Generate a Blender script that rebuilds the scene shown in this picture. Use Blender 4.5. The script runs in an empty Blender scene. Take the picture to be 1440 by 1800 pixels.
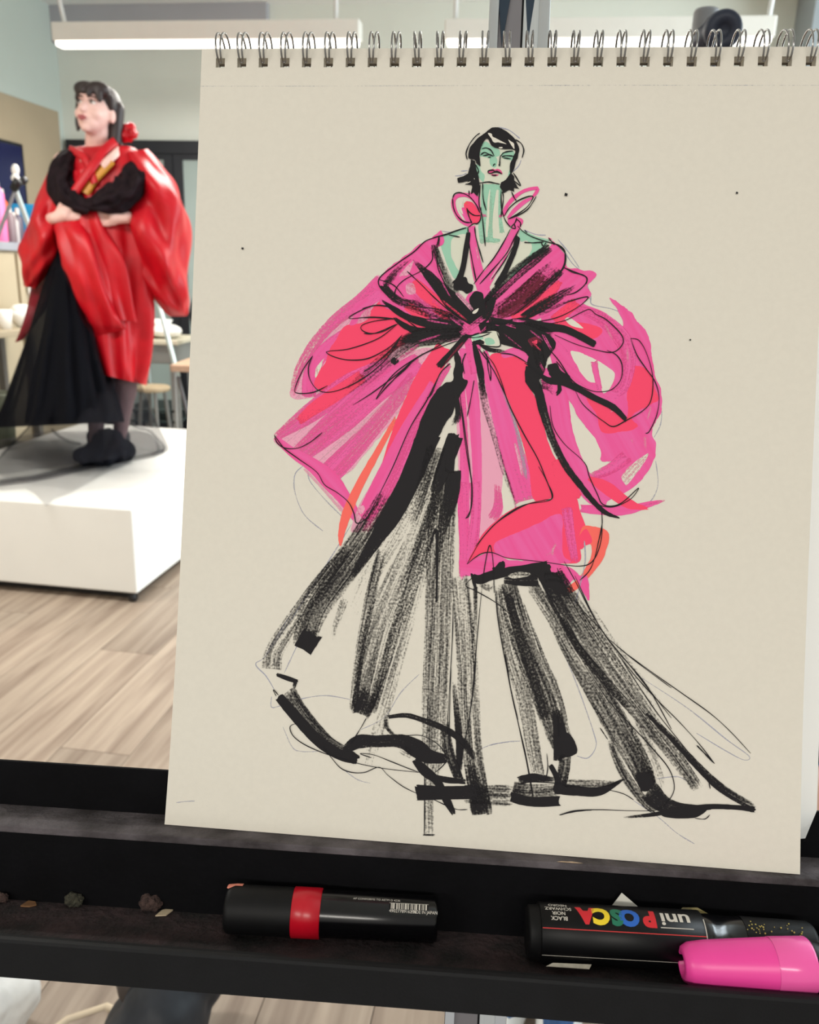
import bpy, bmesh, math, random
import numpy as np
from mathutils import Vector, Matrix
from mathutils.geometry import delaunay_2d_cdt

# ------------------------------------------------------------------ camera
SC = bpy.context.scene
COL = SC.collection
F = 1440.0                      # focal length in pixels of the 1440 x 1800 frame
CAM_H = 1.304
CAM = np.array([0.0, 0.0, CAM_H])
_up = np.array([.031, .9595, .28]); _up /= np.linalg.norm(_up)
_fw = np.array([0, 0, -1.0]); _fw = _fw - _up * (_fw @ _up); _fw /= np.linalg.norm(_fw)
M = np.stack([np.cross(_fw, _up), _fw, _up])          # camera axes -> world axes
cd = bpy.data.cameras.new('camera')
cd.sensor_fit = 'HORIZONTAL'; cd.sensor_width = 36.0; cd.lens = 36.0
cd.clip_start = .02; cd.clip_end = 60
cd.dof.use_dof = True; cd.dof.focus_distance = .468; cd.dof.aperture_fstop = 17.0
cam = bpy.data.objects.new('camera', cd); COL.objects.link(cam)
_mw = Matrix.Identity(4)
for i in range(3):
    for j in range(3):
        _mw[i][j] = M[i, j]
_mw.translation = Vector(CAM)
cam.matrix_world = _mw
SC.camera = cam

# ------------------------------------------------------------------ world, light, exposure
SC.view_settings.view_transform = 'Standard'
SC.view_settings.look = 'None'
SC.view_settings.gamma = 1.0
SC.view_settings.use_curve_mapping = False
SC.view_settings.exposure = 0.0
SC.cycles.transparent_max_bounces = 96
SC.cycles.max_bounces = 8
SC.cycles.use_denoising = True
world = bpy.data.worlds.new('world'); SC.world = world; world.use_nodes = True
world.node_tree.nodes['Background'].inputs[0].default_value = (1.0, .97, .92, 1)
world.node_tree.nodes['Background'].inputs[1].default_value = 0.5

AZ = math.radians(8.2)          # the room is turned this much to the right of the view
E1 = np.array([math.sin(AZ), math.cos(AZ), 0]); E2 = np.array([math.cos(AZ), -math.sin(AZ), 0])
def room(u, v, z):
    return u * E2 + v * E1 + np.array([0, 0, z])
def ray(x, y):
    return M @ np.array([(x - 720) / F, (900 - y) / F, -1.0])
def at(x, y, Y):
    """world point seen at (x, y) that stands at forward distance Y"""
    r = ray(x, y); return CAM + r * (Y / r[1])

def area(name, loc, direction, sx, sy, power, color, spread=math.pi):
    l = bpy.data.lights.new(name, 'AREA'); l.shape = 'RECTANGLE'; l.size = sx; l.size_y = sy
    l.energy = power; l.color = color; l.spread = spread
    o = bpy.data.objects.new(name, l); COL.objects.link(o)
    d = Vector(direction).normalized()
    z = -d; x = Vector(tuple(E2)) if abs(d.z) > .5 else Vector((0, 0, 1)).cross(z).normalized()
    y = z.cross(x).normalized(); x = y.cross(z)
    m = Matrix((x, y, z)).transposed().to_4x4(); m.translation = Vector(loc)
    o.matrix_world = m
    return o
WIN_POWER, PEND_POWER, REAR_POWER = 200, 50, 33
area('window_daylight', room(3.85, 3.2, 1.6), -E2 + np.array([0, 0, -.1]), 3.6, 1.9, WIN_POWER, (.84, .94, 1.0))

# unseen fill lights added to brighten the model's front and the page
area('middle_fill_light', room(-2.45, 2.15, 2.40), (0, 0, -1), 1.6, .1, PEND_POWER, (1.0, .965, .90))
for _u in (-1.7, .6):
    area('rear_fill_light', room(_u, -2.0, 2.38), (0, .35, -1), 1.6, .1, REAR_POWER, (1.0, .955, .87))

# ------------------------------------------------------------------ helpers
random.seed(7)
RNG = np.random.default_rng(5)

def tag(o, label=None, cat=None, group=None, kind=None):
    if label: o['label'] = label
    if cat: o['category'] = cat
    if group: o['group'] = group
    if kind: o['kind'] = kind
    return o
def empty(name, loc=(0, 0, 0), label=None, cat=None, group=None, matrix=None):
    o = bpy.data.objects.new(name, None); COL.objects.link(o)
    o.empty_display_size = .05
    if matrix is not None: o.matrix_world = matrix
    else: o.location = Vector(loc)
    return tag(o, label, cat, group)
def npm(o):
    return np.array(o.matrix_basis)

class MB:
    """collects shapes; build() links them as one mesh object"""
    def __init__(s): s.v = []; s.f = []; s.m = []; s.sm = []
    def add(s, verts, faces, mi=0, smooth=False):
        k = len(s.v); s.v.extend([tuple(map(float, p)) for p in verts])
        for fc in faces:
            s.f.append([i + k for i in fc]); s.m.append(mi); s.sm.append(smooth)
        return s
    def box(s, a, b, xf=None, mi=0):
        (x0, y0, z0), (x1, y1, z1) = a, b
        P = [(x0, y0, z0), (x1, y0, z0), (x1, y1, z0), (x0, y1, z0), (x0, y0, z1), (x1, y0, z1), (x1, y1, z1), (x0, y1, z1)]
        if xf: P = [xf(*p) for p in P]
        return s.add(P, [(0, 3, 2, 1), (4, 5, 6, 7), (0, 1, 5, 4), (1, 2, 6, 5), (2, 3, 7, 6), (3, 0, 4, 7)], mi)
    def tube(s, pts, r, seg=10, closed=False, mi=0, caps=True):
        pts = [np.array(p, float) for p in pts]; n = len(pts)
        rs = r if hasattr(r, '__len__') else [r] * n
        ring = []; prev = None
        for i, p in enumerate(pts):
            if closed: d = pts[(i + 1) % n] - pts[i - 1]
            else: d = pts[min(i + 1, n - 1)] - pts[max(i - 1, 0)]
            d = d / (np.linalg.norm(d) + 1e-12)
            if prev is None:
                a = np.array([0, 0, 1.0]) if abs(d[2]) < .9 else np.array([1.0, 0, 0])
                x = np.cross(d, a)
            else: x = prev - d * (prev @ d)
            x /= np.linalg.norm(x) + 1e-12; prev = x; y = np.cross(d, x)
            ring.append([p + rs[i] * (math.cos(t) * x + math.sin(t) * y) for t in np.linspace(0, 2 * math.pi, seg, endpoint=False)])
        V = [q for rr in ring for q in rr]; Fc = []
        for i in range(n if closed else n - 1):
            j = (i + 1) % n
            for k in range(seg):
                l = (k + 1) % seg
                Fc.append((i * seg + k, i * seg + l, j * seg + l, j * seg + k))
        s.add(V, Fc, mi, True)
        if not closed and caps:
            s.add(ring[0], [list(range(seg))[::-1]], mi); s.add(ring[-1], [list(range(seg))], mi)
        return s
    def lathe(s, p0, p1, prof, seg=28, mi=0, up=None):
        """profile of (distance along axis, radius) about the axis p0 -> p1"""
        p0 = np.array(p0, float); p1 = np.array(p1, float); d = (p1 - p0) / np.linalg.norm(p1 - p0)
        a = np.array(up, float) if up is not None else (np.array([0, 0, 1.0]) if abs(d[2]) < .9 else np.array([1.0, 0, 0]))
        x = a - d * (a @ d); x /= np.linalg.norm(x); y = np.cross(d, x)
        V = []; Fc = []
        for (t, r) in prof:
            for k in range(seg):
                an = 2 * math.pi * k / seg
                V.append(p0 + d * t + r * (math.cos(an) * x + math.sin(an) * y))
        for i in range(len(prof) - 1):
            for k in range(seg):
                l = (k + 1) % seg
                Fc.append((i * seg + k, i * seg + l, (i + 1) * seg + l, (i + 1) * seg + k))
        s.add(V, Fc, mi, True)
        return s
    def grid(s, P, mi=0, closed_u=False, closed_v=False):
        """P[i][j] grid of points"""
        n = len(P); m_ = len(P[0]); V = [q for r_ in P for q in r_]; Fc = []
        for i in range(n if closed_u else n - 1):
            for j in range(m_ if closed_v else m_ - 1):
                i2 = (i + 1) % n; j2 = (j + 1) % m_
                Fc.append((i * m_ + j, i * m_ + j2, i2 * m_ + j2, i2 * m_ + j))
        return s.add(V, Fc, mi, True)
    def ball(s, c, r, mi=0, seg=16, rings=10, rot=None, noise=0.0, seed=0):
        c = np.array(c, float); r = np.array(r if hasattr(r, '__len__') else (r, r, r), float)
        rg = np.random.default_rng(seed); ph = rg.uniform(0, 6.28, 12)
        P = []
        for i in range(rings + 1):
            th = math.pi * i / rings; row = []
            for k in range(seg):
                a = 2 * math.pi * k / seg
                d = np.array([math.sin(th) * math.cos(a), math.sin(th) * math.sin(a), math.cos(th)])
                n = 1 + noise * (math.sin(3 * d[0] + 4 * d[1] + ph[0]) + math.sin(5 * d[1] - 4 * d[2] + ph[1]) + math.sin(7 * d[2] + 6 * d[0] + ph[2]) * .7) / 2
                q = d * r * n
                if rot is not None: q = rot @ q
                row.append(c + q)
            P.append(row)
        return s.grid(P, mi, closed_v=True)
    def prism(s, poly, h, xf, mi=0):
        """poly (x, y) extruded 0..h along the third axis, mapped by xf"""
        n = len(poly)
        V = [xf(x, y, 0) for x, y in poly] + [xf(x, y, h) for x, y in poly]
        Fc = [list(range(n))[::-1], list(range(n, 2 * n))] + [(i, (i + 1) % n, n + (i + 1) % n, n + i) for i in range(n)]
        return s.add(V, Fc, mi)
    def build(s, name, mats, parent=None, local=False, bevel=0, label=None, kind=None):
        me = bpy.data.meshes.new(name)
        V = np.array(s.v, float)
        if parent is not None and not local:
            inv = np.linalg.inv(npm(parent)); pp = parent.parent
            if pp is not None: inv = inv @ np.linalg.inv(npm(pp))
            V = V @ inv[:3, :3].T + inv[:3, 3]
        me.from_pydata([tuple(p) for p in V], [], s.f)
        if not isinstance(mats, (list, tuple)): mats = [mats]
        for m_ in mats: me.materials.append(m_)
        me.polygons.foreach_set('material_index', s.m); me.polygons.foreach_set('use_smooth', s.sm)
        bm = bmesh.new(); bm.from_mesh(me); bmesh.ops.recalc_face_normals(bm, faces=bm.faces)
        if bevel:
            eds = [e for e in bm.edges if len(e.link_faces) == 2 and e.calc_face_angle(0) > .6]
            bmesh.ops.bevel(bm, geom=eds, offset=bevel, segments=2, affect='EDGES', profile=.6)
        bm.to_mesh(me); bm.free(); me.update()
        o = bpy.data.objects.new(name, me); COL.objects.link(o)
        if parent is not None: o.parent = parent
        if label: o['label'] = label
        if kind: o['kind'] = kind
        return o

def catmull(P, n_per, closed=False):
    P = [np.array(p, float) for p in P]; n = len(P); out = []
    if n < 3 and not closed:
        return [P[0] + (P[-1] - P[0]) * t for t in np.linspace(0, 1, n_per + 1)]
    for i in range(n if closed else n - 1):
        if closed: a, b, c, d = P[i - 1], P[i], P[(i + 1) % n], P[(i + 2) % n]
        else: a, b, c, d = P[max(i - 1, 0)], P[i], P[i + 1], P[min(i + 2, n - 1)]
        for t in np.linspace(0, 1, n_per, endpoint=False):
            out.append(.5 * ((2 * b) + (-a + c) * t + (2 * a - 5 * b + 4 * c - d) * t * t + (-a + 3 * b - 3 * c + d) * t ** 3))
    if not closed: out.append(P[-1])
    return out

def blob(prims, voxel, smooth=3):
    """one continuous surface from tapered capsules and ellipsoids: (p, q, r0, r1) or ('e', centre, radii, rot)"""
    bm = bmesh.new()
    def sph(c, r, rot=None, sub=2):
        m_ = Matrix.Translation(Vector(c)) @ ((Matrix(rot.tolist()).to_4x4() if rot is not None else Matrix.Identity(4)) @ Matrix.Diagonal((*[float(x) for x in (r if hasattr(r, '__len__') else (r, r, r))], 1)))
        bmesh.ops.create_icosphere(bm, subdivisions=sub, radius=1, matrix=m_)
    for p in prims:
        if isinstance(p[0], str): sph(p[1], p[2], p[3] if len(p) > 3 else None, 3)
        else:
            a, b, r0, r1 = np.array(p[0], float), np.array(p[1], float), p[2], p[3]
            n = max(2, int(np.linalg.norm(b - a) / (min(r0, r1) * .35)) + 1)
            for t in np.linspace(0, 1, n): sph(a + (b - a) * t, r0 + (r1 - r0) * t)
    me = bpy.data.meshes.new('blob_source'); bm.to_mesh(me); bm.free()
    o = bpy.data.objects.new('blob_source', me); COL.objects.link(o)
    md = o.modifiers.new('r', 'REMESH'); md.mode = 'VOXEL'; md.voxel_size = voxel; md.use_smooth_shade = True
    ms = o.modifiers.new('s', 'SMOOTH'); ms.iterations = smooth; ms.factor = .5
    dg = bpy.context.evaluated_depsgraph_get()
    out = bpy.data.meshes.new_from_object(o.evaluated_get(dg))
    bpy.data.objects.remove(o); bpy.data.meshes.remove(me)
    return out
def link_mesh(me, name, mat, parent, label=None):
    inv = Matrix(np.linalg.inv(npm(parent)).tolist()) if parent is not None else Matrix.Identity(4)
    me.transform(inv)
    me.materials.clear(); me.materials.append(mat); me.name = name
    for p in me.polygons: p.use_smooth = True
    o = bpy.data.objects.new(name, me); COL.objects.link(o)
    if parent is not None: o.parent = parent
    if label: o['label'] = label
    return o

# ------------------------------------------------------------------ materials
def srgb(r, g, b):
    def c(x):
        x /= 255; return x / 12.92 if x <= .04045 else ((x + .055) / 1.055) ** 2.4
    return (c(r), c(g), c(b), 1)
MATS = {}
def mat(name, rgb, rough=.6, metal=0.0, noise=0.0, nscale=20.0, col2=None, bump=0.0, bscale=60.0, alpha=1.0, trans=0.0, emit=None, estr=0.0, stretch=None, coat=0.0, sheen=0.0, spec=.5):
    if name in MATS: return MATS[name]
    m_ = bpy.data.materials.new(name); m_.use_nodes = True; nt = m_.node_tree; N = nt.nodes; L = nt.links
    b = N['Principled BSDF']; c = srgb(*rgb)
    b.inputs['Base Color'].default_value = c; b.inputs['Roughness'].default_value = rough; b.inputs['Metallic'].default_value = metal
    b.inputs['Coat Weight'].default_value = coat; b.inputs['Sheen Weight'].default_value = sheen
    b.inputs['Specular IOR Level'].default_value = spec
    tc = N.new('ShaderNodeTexCoord'); co = tc.outputs['Object']
    if stretch:
        mp = N.new('ShaderNodeMapping'); mp.inputs['Scale'].default_value = stretch; L.new(co, mp.inputs[0]); co = mp.outputs[0]
    if noise or col2:
        n = N.new('ShaderNodeTexNoise'); n.inputs['Scale'].default_value = nscale; n.inputs['Detail'].default_value = 5; L.new(co, n.inputs['Vector'])
        r = N.new('ShaderNodeValToRGB'); L.new(n.outputs['Fac'], r.inputs[0])
        c2 = srgb(*col2) if col2 else tuple(min(1, x * (1 + noise)) for x in c[:3]) + (1,)
        r.color_ramp.elements[0].position = .35; r.color_ramp.elements[1].position = .68
        r.color_ramp.elements[0].color = c if col2 else tuple(x * (1 - noise) for x in c[:3]) + (1,)
        r.color_ramp.elements[1].color = c2
        L.new(r.outputs[0], b.inputs['Base Color'])
    if bump:
        n2 = N.new('ShaderNodeTexNoise'); n2.inputs['Scale'].default_value = bscale; n2.inputs['Detail'].default_value = 4; L.new(co, n2.inputs['Vector'])
        bp = N.new('ShaderNodeBump'); bp.inputs['Strength'].default_value = bump; bp.inputs['Distance'].default_value = .01
        L.new(n2.outputs['Fac'], bp.inputs['Height']); L.new(bp.outputs[0], b.inputs['Normal'])
    if emit: b.inputs['Emission Color'].default_value = srgb(*emit); b.inputs['Emission Strength'].default_value = estr
    if alpha < 1: b.inputs['Alpha'].default_value = alpha
    if trans:
        out = N['Material Output']; t = N.new('ShaderNodeBsdfTranslucent'); t.inputs[0].default_value = c
        mx = N.new('ShaderNodeMixShader'); mx.inputs[0].default_value = trans
        L.new(b.outputs[0], mx.inputs[1]); L.new(t.outputs[0], mx.inputs[2]); L.new(mx.outputs[0], out.inputs[0])
    MATS[name] = m_
    return m_

# ================================================================== SETTING
m_wall = mat('wall_paint', (220, 224, 214), .8, noise=.02, nscale=3)
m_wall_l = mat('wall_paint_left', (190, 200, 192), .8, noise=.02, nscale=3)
m_taupe = mat('taupe_panel', (164, 149, 124), .75, noise=.03, nscale=4)
m_white = mat('white_lacquer', (240, 239, 234), .45, noise=.01, nscale=8)
m_ceil = mat('ceiling_paint', (235, 238, 235), .9, noise=.01)
m_grey = mat('bulkhead_grey', (168, 168, 172), .85, noise=.02, nscale=3)
m_black = mat('black_metal', (20, 20, 23), .45, noise=.15, nscale=30)
m_doorblk = mat('black_door_paint', (24, 27, 34), .5, noise=.1, nscale=8)
m_frost = mat('frosted_glass', (150, 164, 160), .35, noise=.05, nscale=2)
m_chrome = mat('chrome', (222, 226, 230), .16, metal=1.0, noise=.03, nscale=6)

m_plank = bpy.data.materials.new('oak_vinyl_plank'); m_plank.use_nodes = True
nt = m_plank.node_tree; N = nt.nodes; L = nt.links; bs = N['Principled BSDF']
tc = N.new('ShaderNodeTexCoord'); mp = N.new('ShaderNodeMapping'); mp.inputs['Scale'].default_value = (26, 1.6, 1)
mp.inputs['Rotation'].default_value = (0, 0, 0)
oi = N.new('ShaderNodeObjectInfo'); L.new(tc.outputs['Object'], mp.inputs[0])
va = N.new('ShaderNodeVectorMath'); va.operation = 'ADD'; L.new(mp.outputs[0], va.inputs[0])
sc_ = N.new('ShaderNodeMath'); sc_.operation = 'MULTIPLY'; sc_.inputs[1].default_value = 90; L.new(oi.outputs['Random'], sc_.inputs[0]); L.new(sc_.outputs[0], va.inputs[1])
nz = N.new('ShaderNodeTexNoise'); nz.inputs['Scale'].default_value = 1.0; nz.inputs['Detail'].default_value = 6; nz.inputs['Distortion'].default_value = .6; L.new(va.outputs[0], nz.inputs['Vector'])
cr = N.new('ShaderNodeValToRGB'); L.new(nz.outputs['Fac'], cr.inputs[0])
cr.color_ramp.elements[0].position = .3; cr.color_ramp.elements[0].color = srgb(132, 114, 100)
cr.color_ramp.elements[1].position = .72; cr.color_ramp.elements[1].color = srgb(180, 163, 146)
hs = N.new('ShaderNodeHueSaturation'); L.new(cr.outputs[0], hs.inputs['Color'])
mr = N.new('ShaderNodeMapRange'); mr.inputs[3].default_value = .84; mr.inputs[4].default_value = 1.1; L.new(oi.outputs['Random'], mr.inputs[0]); L.new(mr.outputs[0], hs.inputs['Value'])
L.new(hs.outputs[0], bs.inputs['Base Color']); bs.inputs['Roughness'].default_value = .5

floor = MB().box((-3.6, -1.2, -.06), (4.1, 6.0, -.012), room).build('floor', mat('floor_screed', (120, 105, 92), .8, noise=.05), kind='structure')
# planks run along the depth of the room
pw, pl = .205, 1.55
pme = None
fz = empty('floor_origin') if False else None
rotz = Matrix.Rotation(-AZ, 4, 'Z')
k = 0
for i in range(-17, 13):
    off = (i * 0.618 % 1) * pl
    for j in range(0, 4):
        v0 = -.15 + (j - 1) * pl + off * .999
        if v0 > 5.6 or v0 + pl < .2: continue
        u0 = i * pw
        v1 = min(v0 + pl, 5.86)
        if pme is None:
            b = MB(); b.box((0, 0, -.012), (pw - .0016, pl - .002, 0))
            o = b.build('plank', m_plank, bevel=.0012); pme = o.data
        else:
            o = bpy.data.objects.new('plank', pme); COL.objects.link(o)
        o.parent = floor
        p = room(u0, v0, 0)
        o.matrix_world = Matrix.Translation(Vector(p)) @ rotz
        if v1 < v0 + pl: o.scale = (1, (v1 - v0) / pl, 1)
        k += 1

VB, UL, UR, ZC = 5.86, -3.40, 4.0, 2.96
MB().box((UL - .1, VB, 0), (UR + .1, VB + .1, ZC), room).build('wall_back', m_wall, kind='structure')
wl = MB().box((UL - .1, -1.2, 0), (UL, VB, ZC), room).build('wall_left', m_wall_l, kind='structure')
MB().box((UL, -.6, 0), (UL + .022, VB - .085, 2.30), room).build('taupe_panel', m_taupe, wl, bevel=.004)
# right wall with its window opening
wr = MB().box((UR, -1.2, 0), (UR + .1, VB, .6), room).box((UR, -1.2, 2.6), (UR + .1, VB, ZC), room).box((UR, -1.2, .6), (UR + .1, 1.3, 2.6), room).box((UR, 5.1, .6), (UR + .1, VB, 2.6), room)
wr.build('wall_right', m_wall, kind='structure')
MB().box((UL - .1, -1.2, ZC), (UR + .1, VB + .1, ZC + .06), room).build('ceiling', m_ceil, kind='structure')
MB().box((UL, VB - .06, 2.735), (-1.88, VB - .002, ZC), room).build('trim_1', m_grey, kind='structure', bevel=.004)
MB().box((1.41, VB - .4, 0), (2.1, VB - .002, ZC), room).build('wall_pillar', mat('pillar_grey', (150, 157, 160), .85, noise=.02), kind='structure')
MB().box((-1.5, VB - .03, 0.0), (1.41, VB - .002, .1), room).build('baseboard_back', mat('baseboard_grey', (90, 88, 86), .6, noise=.05), kind='structure')
win = MB().box((UR + .02, 1.3, .6), (UR + .05, 5.1, 2.6), room).build('window_1', mat('window_glass', (215, 232, 240), .1, emit=(215, 235, 255), estr=1.2), kind='structure')
for vv in (1.3, 2.55, 3.8, 5.04):
    MB().box((UR - .02, vv, .6), (UR + .06, vv + .06, 2.6), room).build('window_bar', m_black, win)

# double door with frosted lites
dr = MB()
ud0, ud1, zt = -3.367, -1.86, 2.13
dr.box((ud0, VB - .05, 2.045), (ud1, VB - .003, zt), room).box((ud0, VB - .05, 0), (ud0 + .06, VB - .003, 2.045), room).box((ud1 - .06, VB - .05, 0), (ud1, VB - .003, 2.045), room)
door = dr.build('door_1', m_doorblk, kind='structure', bevel=.004)
for (a, b) in ((ud0 + .062, -2.583), (-2.577, ud1 - .062)):
    lf = MB(); x0, x1 = a + .2 if a < -3 else a + .067, b - .063
    x1 = min(x1, b - .06)
    lf.box((a, VB - .04, .01), (x0, VB - .006, 2.043), room).box((x1, VB - .04, .01), (b, VB - .006, 2.043), room)
    lf.box((x0, VB - .04, 2.008), (x1, VB - .006, 2.043), room).box((x0, VB - .04, .01), (x1, VB - .006, .26), room)
    o = lf.build('door_leaf', m_doorblk, door)
    MB().box((x0, VB - .028, .26), (x1, VB - .018, 2.008), room).build('pane', m_frost, o)

# ================================================================== LAMPS
m_glow = mat('lamp_diffuser', (255, 252, 244), .5, emit=(255, 250, 240), estr=2.6)
m_lampb = mat('lamp_housing', (232, 230, 222), .5, noise=.01)
def pendant(u0, u1, v, z, label, cable_u, tilt=0):
    r = empty('pendant_lamp', room((u0 + u1) / 2, v, z), label, 'lamp', 'linear ceiling pendants')
    MB().box((u0, v - .045, z + .024), (u1, v + .045, z + .112), room).build('housing', m_lampb, r, bevel=.008)
    MB().box((u0 + .012, v - .038, z), (u1 - .012, v + .038, z + .026), room).build('diffuser', m_glow, r, bevel=.01)
    for cu in cable_u:
        MB().tube([room(cu[0], v, ZC + .002), room((cu[0] * .35 + cu[1] * .65), v, z + .3), room(cu[1], v, z + .112)], .012, 8).build('cable', mat('white_cable', (225, 225, 222), .5, noise=.01), r)
    p = room((u0 + u1) / 2, v, z - .012)
    area('pendant_light', p, (0, 0, -1), u1 - u0 - .03, .09, PEND_POWER, (1.0, .965, .90))
    return r
pendant(-2.61, -.972, 4.5, 2.388, 'white linear pendant lamp in front of the grey bulkhead, cable at its left end', [(-2.66, -2.555), (-1.1, -1.1)])
pendant(-.548, .995, 4.5, 2.383, 'white linear pendant lamp behind the easel mast, above the spiral binding', [(-.5, -.5), (.99, .965)])
# ================================================================== SKETCH PAD (own frame: a across, b up, n towards the viewer)
RP = np.array([[0.99540612, 0.04512293, -0.08444278], [-0.04391842, 0.99890588, 0.0160688], [0.08507547, -0.01228639, 0.99629876]])
TP = np.array([0.0451437, 0.03716659, -0.4617589])
RW = M @ RP; TW = CAM + M @ TP
PADM = Matrix([list(RW[i]) + [TW[i]] for i in range(3)] + [[0, 0, 0, 1]])
PW, PH = .3556, .4525
PC = -RP.T @ TP                                          # where the viewer stands, in the pad's frame
_kt = np.array([0, .15, .3, .5, .7, .85, .93, 1.0]); _kw = np.array([0, 2.2, 4.0, 5.3, 5.6, 4.6, 2.9, 0.6]) * -.001
def sag(b):
    t = np.clip((PH / 2 - np.asarray(b, float)) / PH, 0, 1)
    # smooth interpolation of the paper's slight bow
    i = np.clip(np.searchsorted(_kt, t) - 1, 0, len(_kt) - 2)
    d = np.gradient(_kw, _kt); h = _kt[i + 1] - _kt[i]; s = (t - _kt[i]) / h
    return ((2 * s ** 3 - 3 * s ** 2 + 1) * _kw[i] + (s ** 3 - 2 * s ** 2 + s) * h * d[i] + (-2 * s ** 3 + 3 * s ** 2) * _kw[i + 1] + (s ** 3 - s ** 2) * h * d[i + 1])
def sheet_ab(xy):
    """place on the sheet (a, b) of a mark measured at (x, y)"""
    xy = np.atleast_2d(np.array(xy, float))
    d = np.stack([(xy[:, 0] - 720) / F, (900 - xy[:, 1]) / F, -np.ones(len(xy))], 1) @ RP
    w = np.zeros(len(xy))
    for _ in range(6):
        k_ = (w - PC[2]) / d[:, 2]; a = PC[0] + d[:, 0] * k_; b = PC[1] + d[:, 1] * k_
        w = sag(b)
    return np.stack([a, b], 1)

m_paper = mat('drawing_paper', (228, 223, 211), .85, noise=.012, nscale=300, bump=.05, bscale=1500, spec=.2)
m_stack = mat('page_edges', (222, 216, 203), .9, noise=.03, nscale=200)
m_card = mat('grey_board', (120, 112, 100), .9, noise=.05, nscale=80)
m_wire = mat('binding_wire', (150, 148, 146), .22, metal=1.0, noise=.02)

pad = empty('sketch_pad', label='large wire bound sketch pad with a pink and black fashion drawing on the easel', cat='sketch pad', matrix=PADM)
HOLE_B, HS = .2183, .0027
HOLES = [-.1664 + i * (.3330 / 26) for i in range(27)]
def slab(name, n0, n1, mat_, holes=True, a0=-PW / 2, a1=PW / 2, dv=.009):
    xs = [a0]
    for h_ in HOLES: xs += [h_ - HS, h_ + HS]
    xs.append(a1)
    ys = [PH / 2, HOLE_B + HS, HOLE_B - HS] + list(np.linspace(HOLE_B - HS, -PH / 2, 48)[1:])
    hs_ = set((i * 2 + 1, 1) for i in range(27)) if holes else set()
    nx, ny = len(xs), len(ys); mb = MB(); V = []
    for n in (n1, n0):
        for y in ys:
            for x in xs: V.append((x, y, n + float(sag(y))))
    id_ = lambda l, j, i: l * nx * ny + j * nx + i
    Fc = []
    solid = lambda i, j: 0 <= i < nx - 1 and 0 <= j < ny - 1 and (i, j) not in hs_
    for j in range(ny - 1):
        for i in range(nx - 1):
            if not solid(i, j): continue
            Fc.append((id_(0, j, i), id_(0, j + 1, i), id_(0, j + 1, i + 1), id_(0, j, i + 1)))
            Fc.append((id_(1, j, i), id_(1, j, i + 1), id_(1, j + 1, i + 1), id_(1, j + 1, i)))
            for (di, dj, p, q) in ((-1, 0, (j, i), (j + 1, i)), (1, 0, (j + 1, i + 1), (j, i + 1)), (0, -1, (j, i + 1), (j, i)), (0, 1, (j + 1, i), (j + 1, i + 1))):
                if not solid(i + di, j + dj):
                    Fc.append((id_(0, *p), id_(1, *p), id_(1, *q), id_(0, *q)))
    mb.add(V, Fc); o = mb.build(name, mat_, pad, local=True)
    return o
page = slab('page', -.0003, 0.0, m_paper)
slab('page_stack', -.0062, -.0006, m_stack, dv=.02)
slab('back_board', -.0088, -.0063, m_card)
# wire rings: two wires each, closed in a U at the hole
ring_me = None
rc_b, rc_n, rr = .2268, -.0048, .0102
def ring_pt(an, da): return (da, rc_b + rr * math.sin(an), rc_n + rr * math.cos(an))
for i, h_ in enumerate(HOLES):
    if ring_me is None:
        mb = MB(); A = np.linspace(math.radians(-55), math.radians(215), 30)
        w = lambda t: .0009 + .0008 * math.sin(math.pi * min(1, max(0, t)))
        left = [ring_pt(an, -w(t)) for an, t in zip(A, np.linspace(0, 1, 30))]
        right = [ring_pt(an, w(t)) for an, t in zip(A, np.linspace(0, 1, 30))]
        pts = right[::-1] + [ring_pt(A[0] - .08, .0005), ring_pt(A[0] - .08, -.0005)] + left
        mb.tube(pts, .00056, 8)
        o = mb.build('wire_ring', m_wire, pad, local=True); ring_me = o.data
    else:
        o = bpy.data.objects.new('wire_ring', ring_me); COL.objects.link(o); o.parent = pad
    o.location = (h_, 0, 0)
    o.rotation_euler = (0, 0, (RNG.random() - .5) * .10)
    if abs(o.rotation_euler.z) > 0:
        z = o.rotation_euler.z; o.location.x += math.sin(z) * rc_b; o.location.y += rc_b * (1 - math.cos(z))
# a following sheet whose right margin curls away from the pad
mb = MB(); P = []
bs_ = np.linspace(PH / 2 - .03, -.2125, 30)
for b in bs_:
    row = []
    wd = np.interp(b, [-.2125, -.2021, .1], [.0100, .0185, .0215])
    for t in np.linspace(0, 1, 10):
        row.append((.150 + .0265 * t + (wd) * t * t, b, -.0092 + float(sag(b)) - .0125 * t ** 3 * min(1, wd / .0185)))
    P.append(row)
mb.grid(P)
o = mb.build('curled_sheet', mat('white_sheet', (246, 247, 246), .8, noise=.005, trans=.55), pad, local=True)

# ================================================================== EASEL
m_tray = mat('easel_black_paint', (8, 8, 11), .75, noise=.25, nscale=45, bump=.05, bscale=300, spec=.10)
m_trayf = mat('easel_black_front', (13, 14, 17), .6, noise=.15, nscale=60, bump=.05, bscale=900, spec=.22)
m_dust = mat('charcoal_dust', (44, 38, 40), .85, nscale=38, col2=(96, 90, 94), bump=.2, bscale=260)
m_grime = mat('pastel_grime', (14, 10, 11), .9, nscale=60, col2=(54, 38, 40), bump=.3, bscale=240)
easel = empty('easel', label='black studio easel with a dusty two level tray and a chrome mast', cat='easel', matrix=PADM @ Matrix.Translation((0, -PH / 2, 0)))
TG = .03
def TR(a, b, n): return (a + TG * n, b + PH / 2, n - TG * a)      # tray axes inside the easel's frame
LB = -PH / 2 - .0003
AL, AR = -.40, .40
MB().box((-.289, LB - .03, -.0245), (.235, -.2003, -.0216), TR).build('rear_panel', m_tray, easel, local=True, bevel=.0006)
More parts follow.
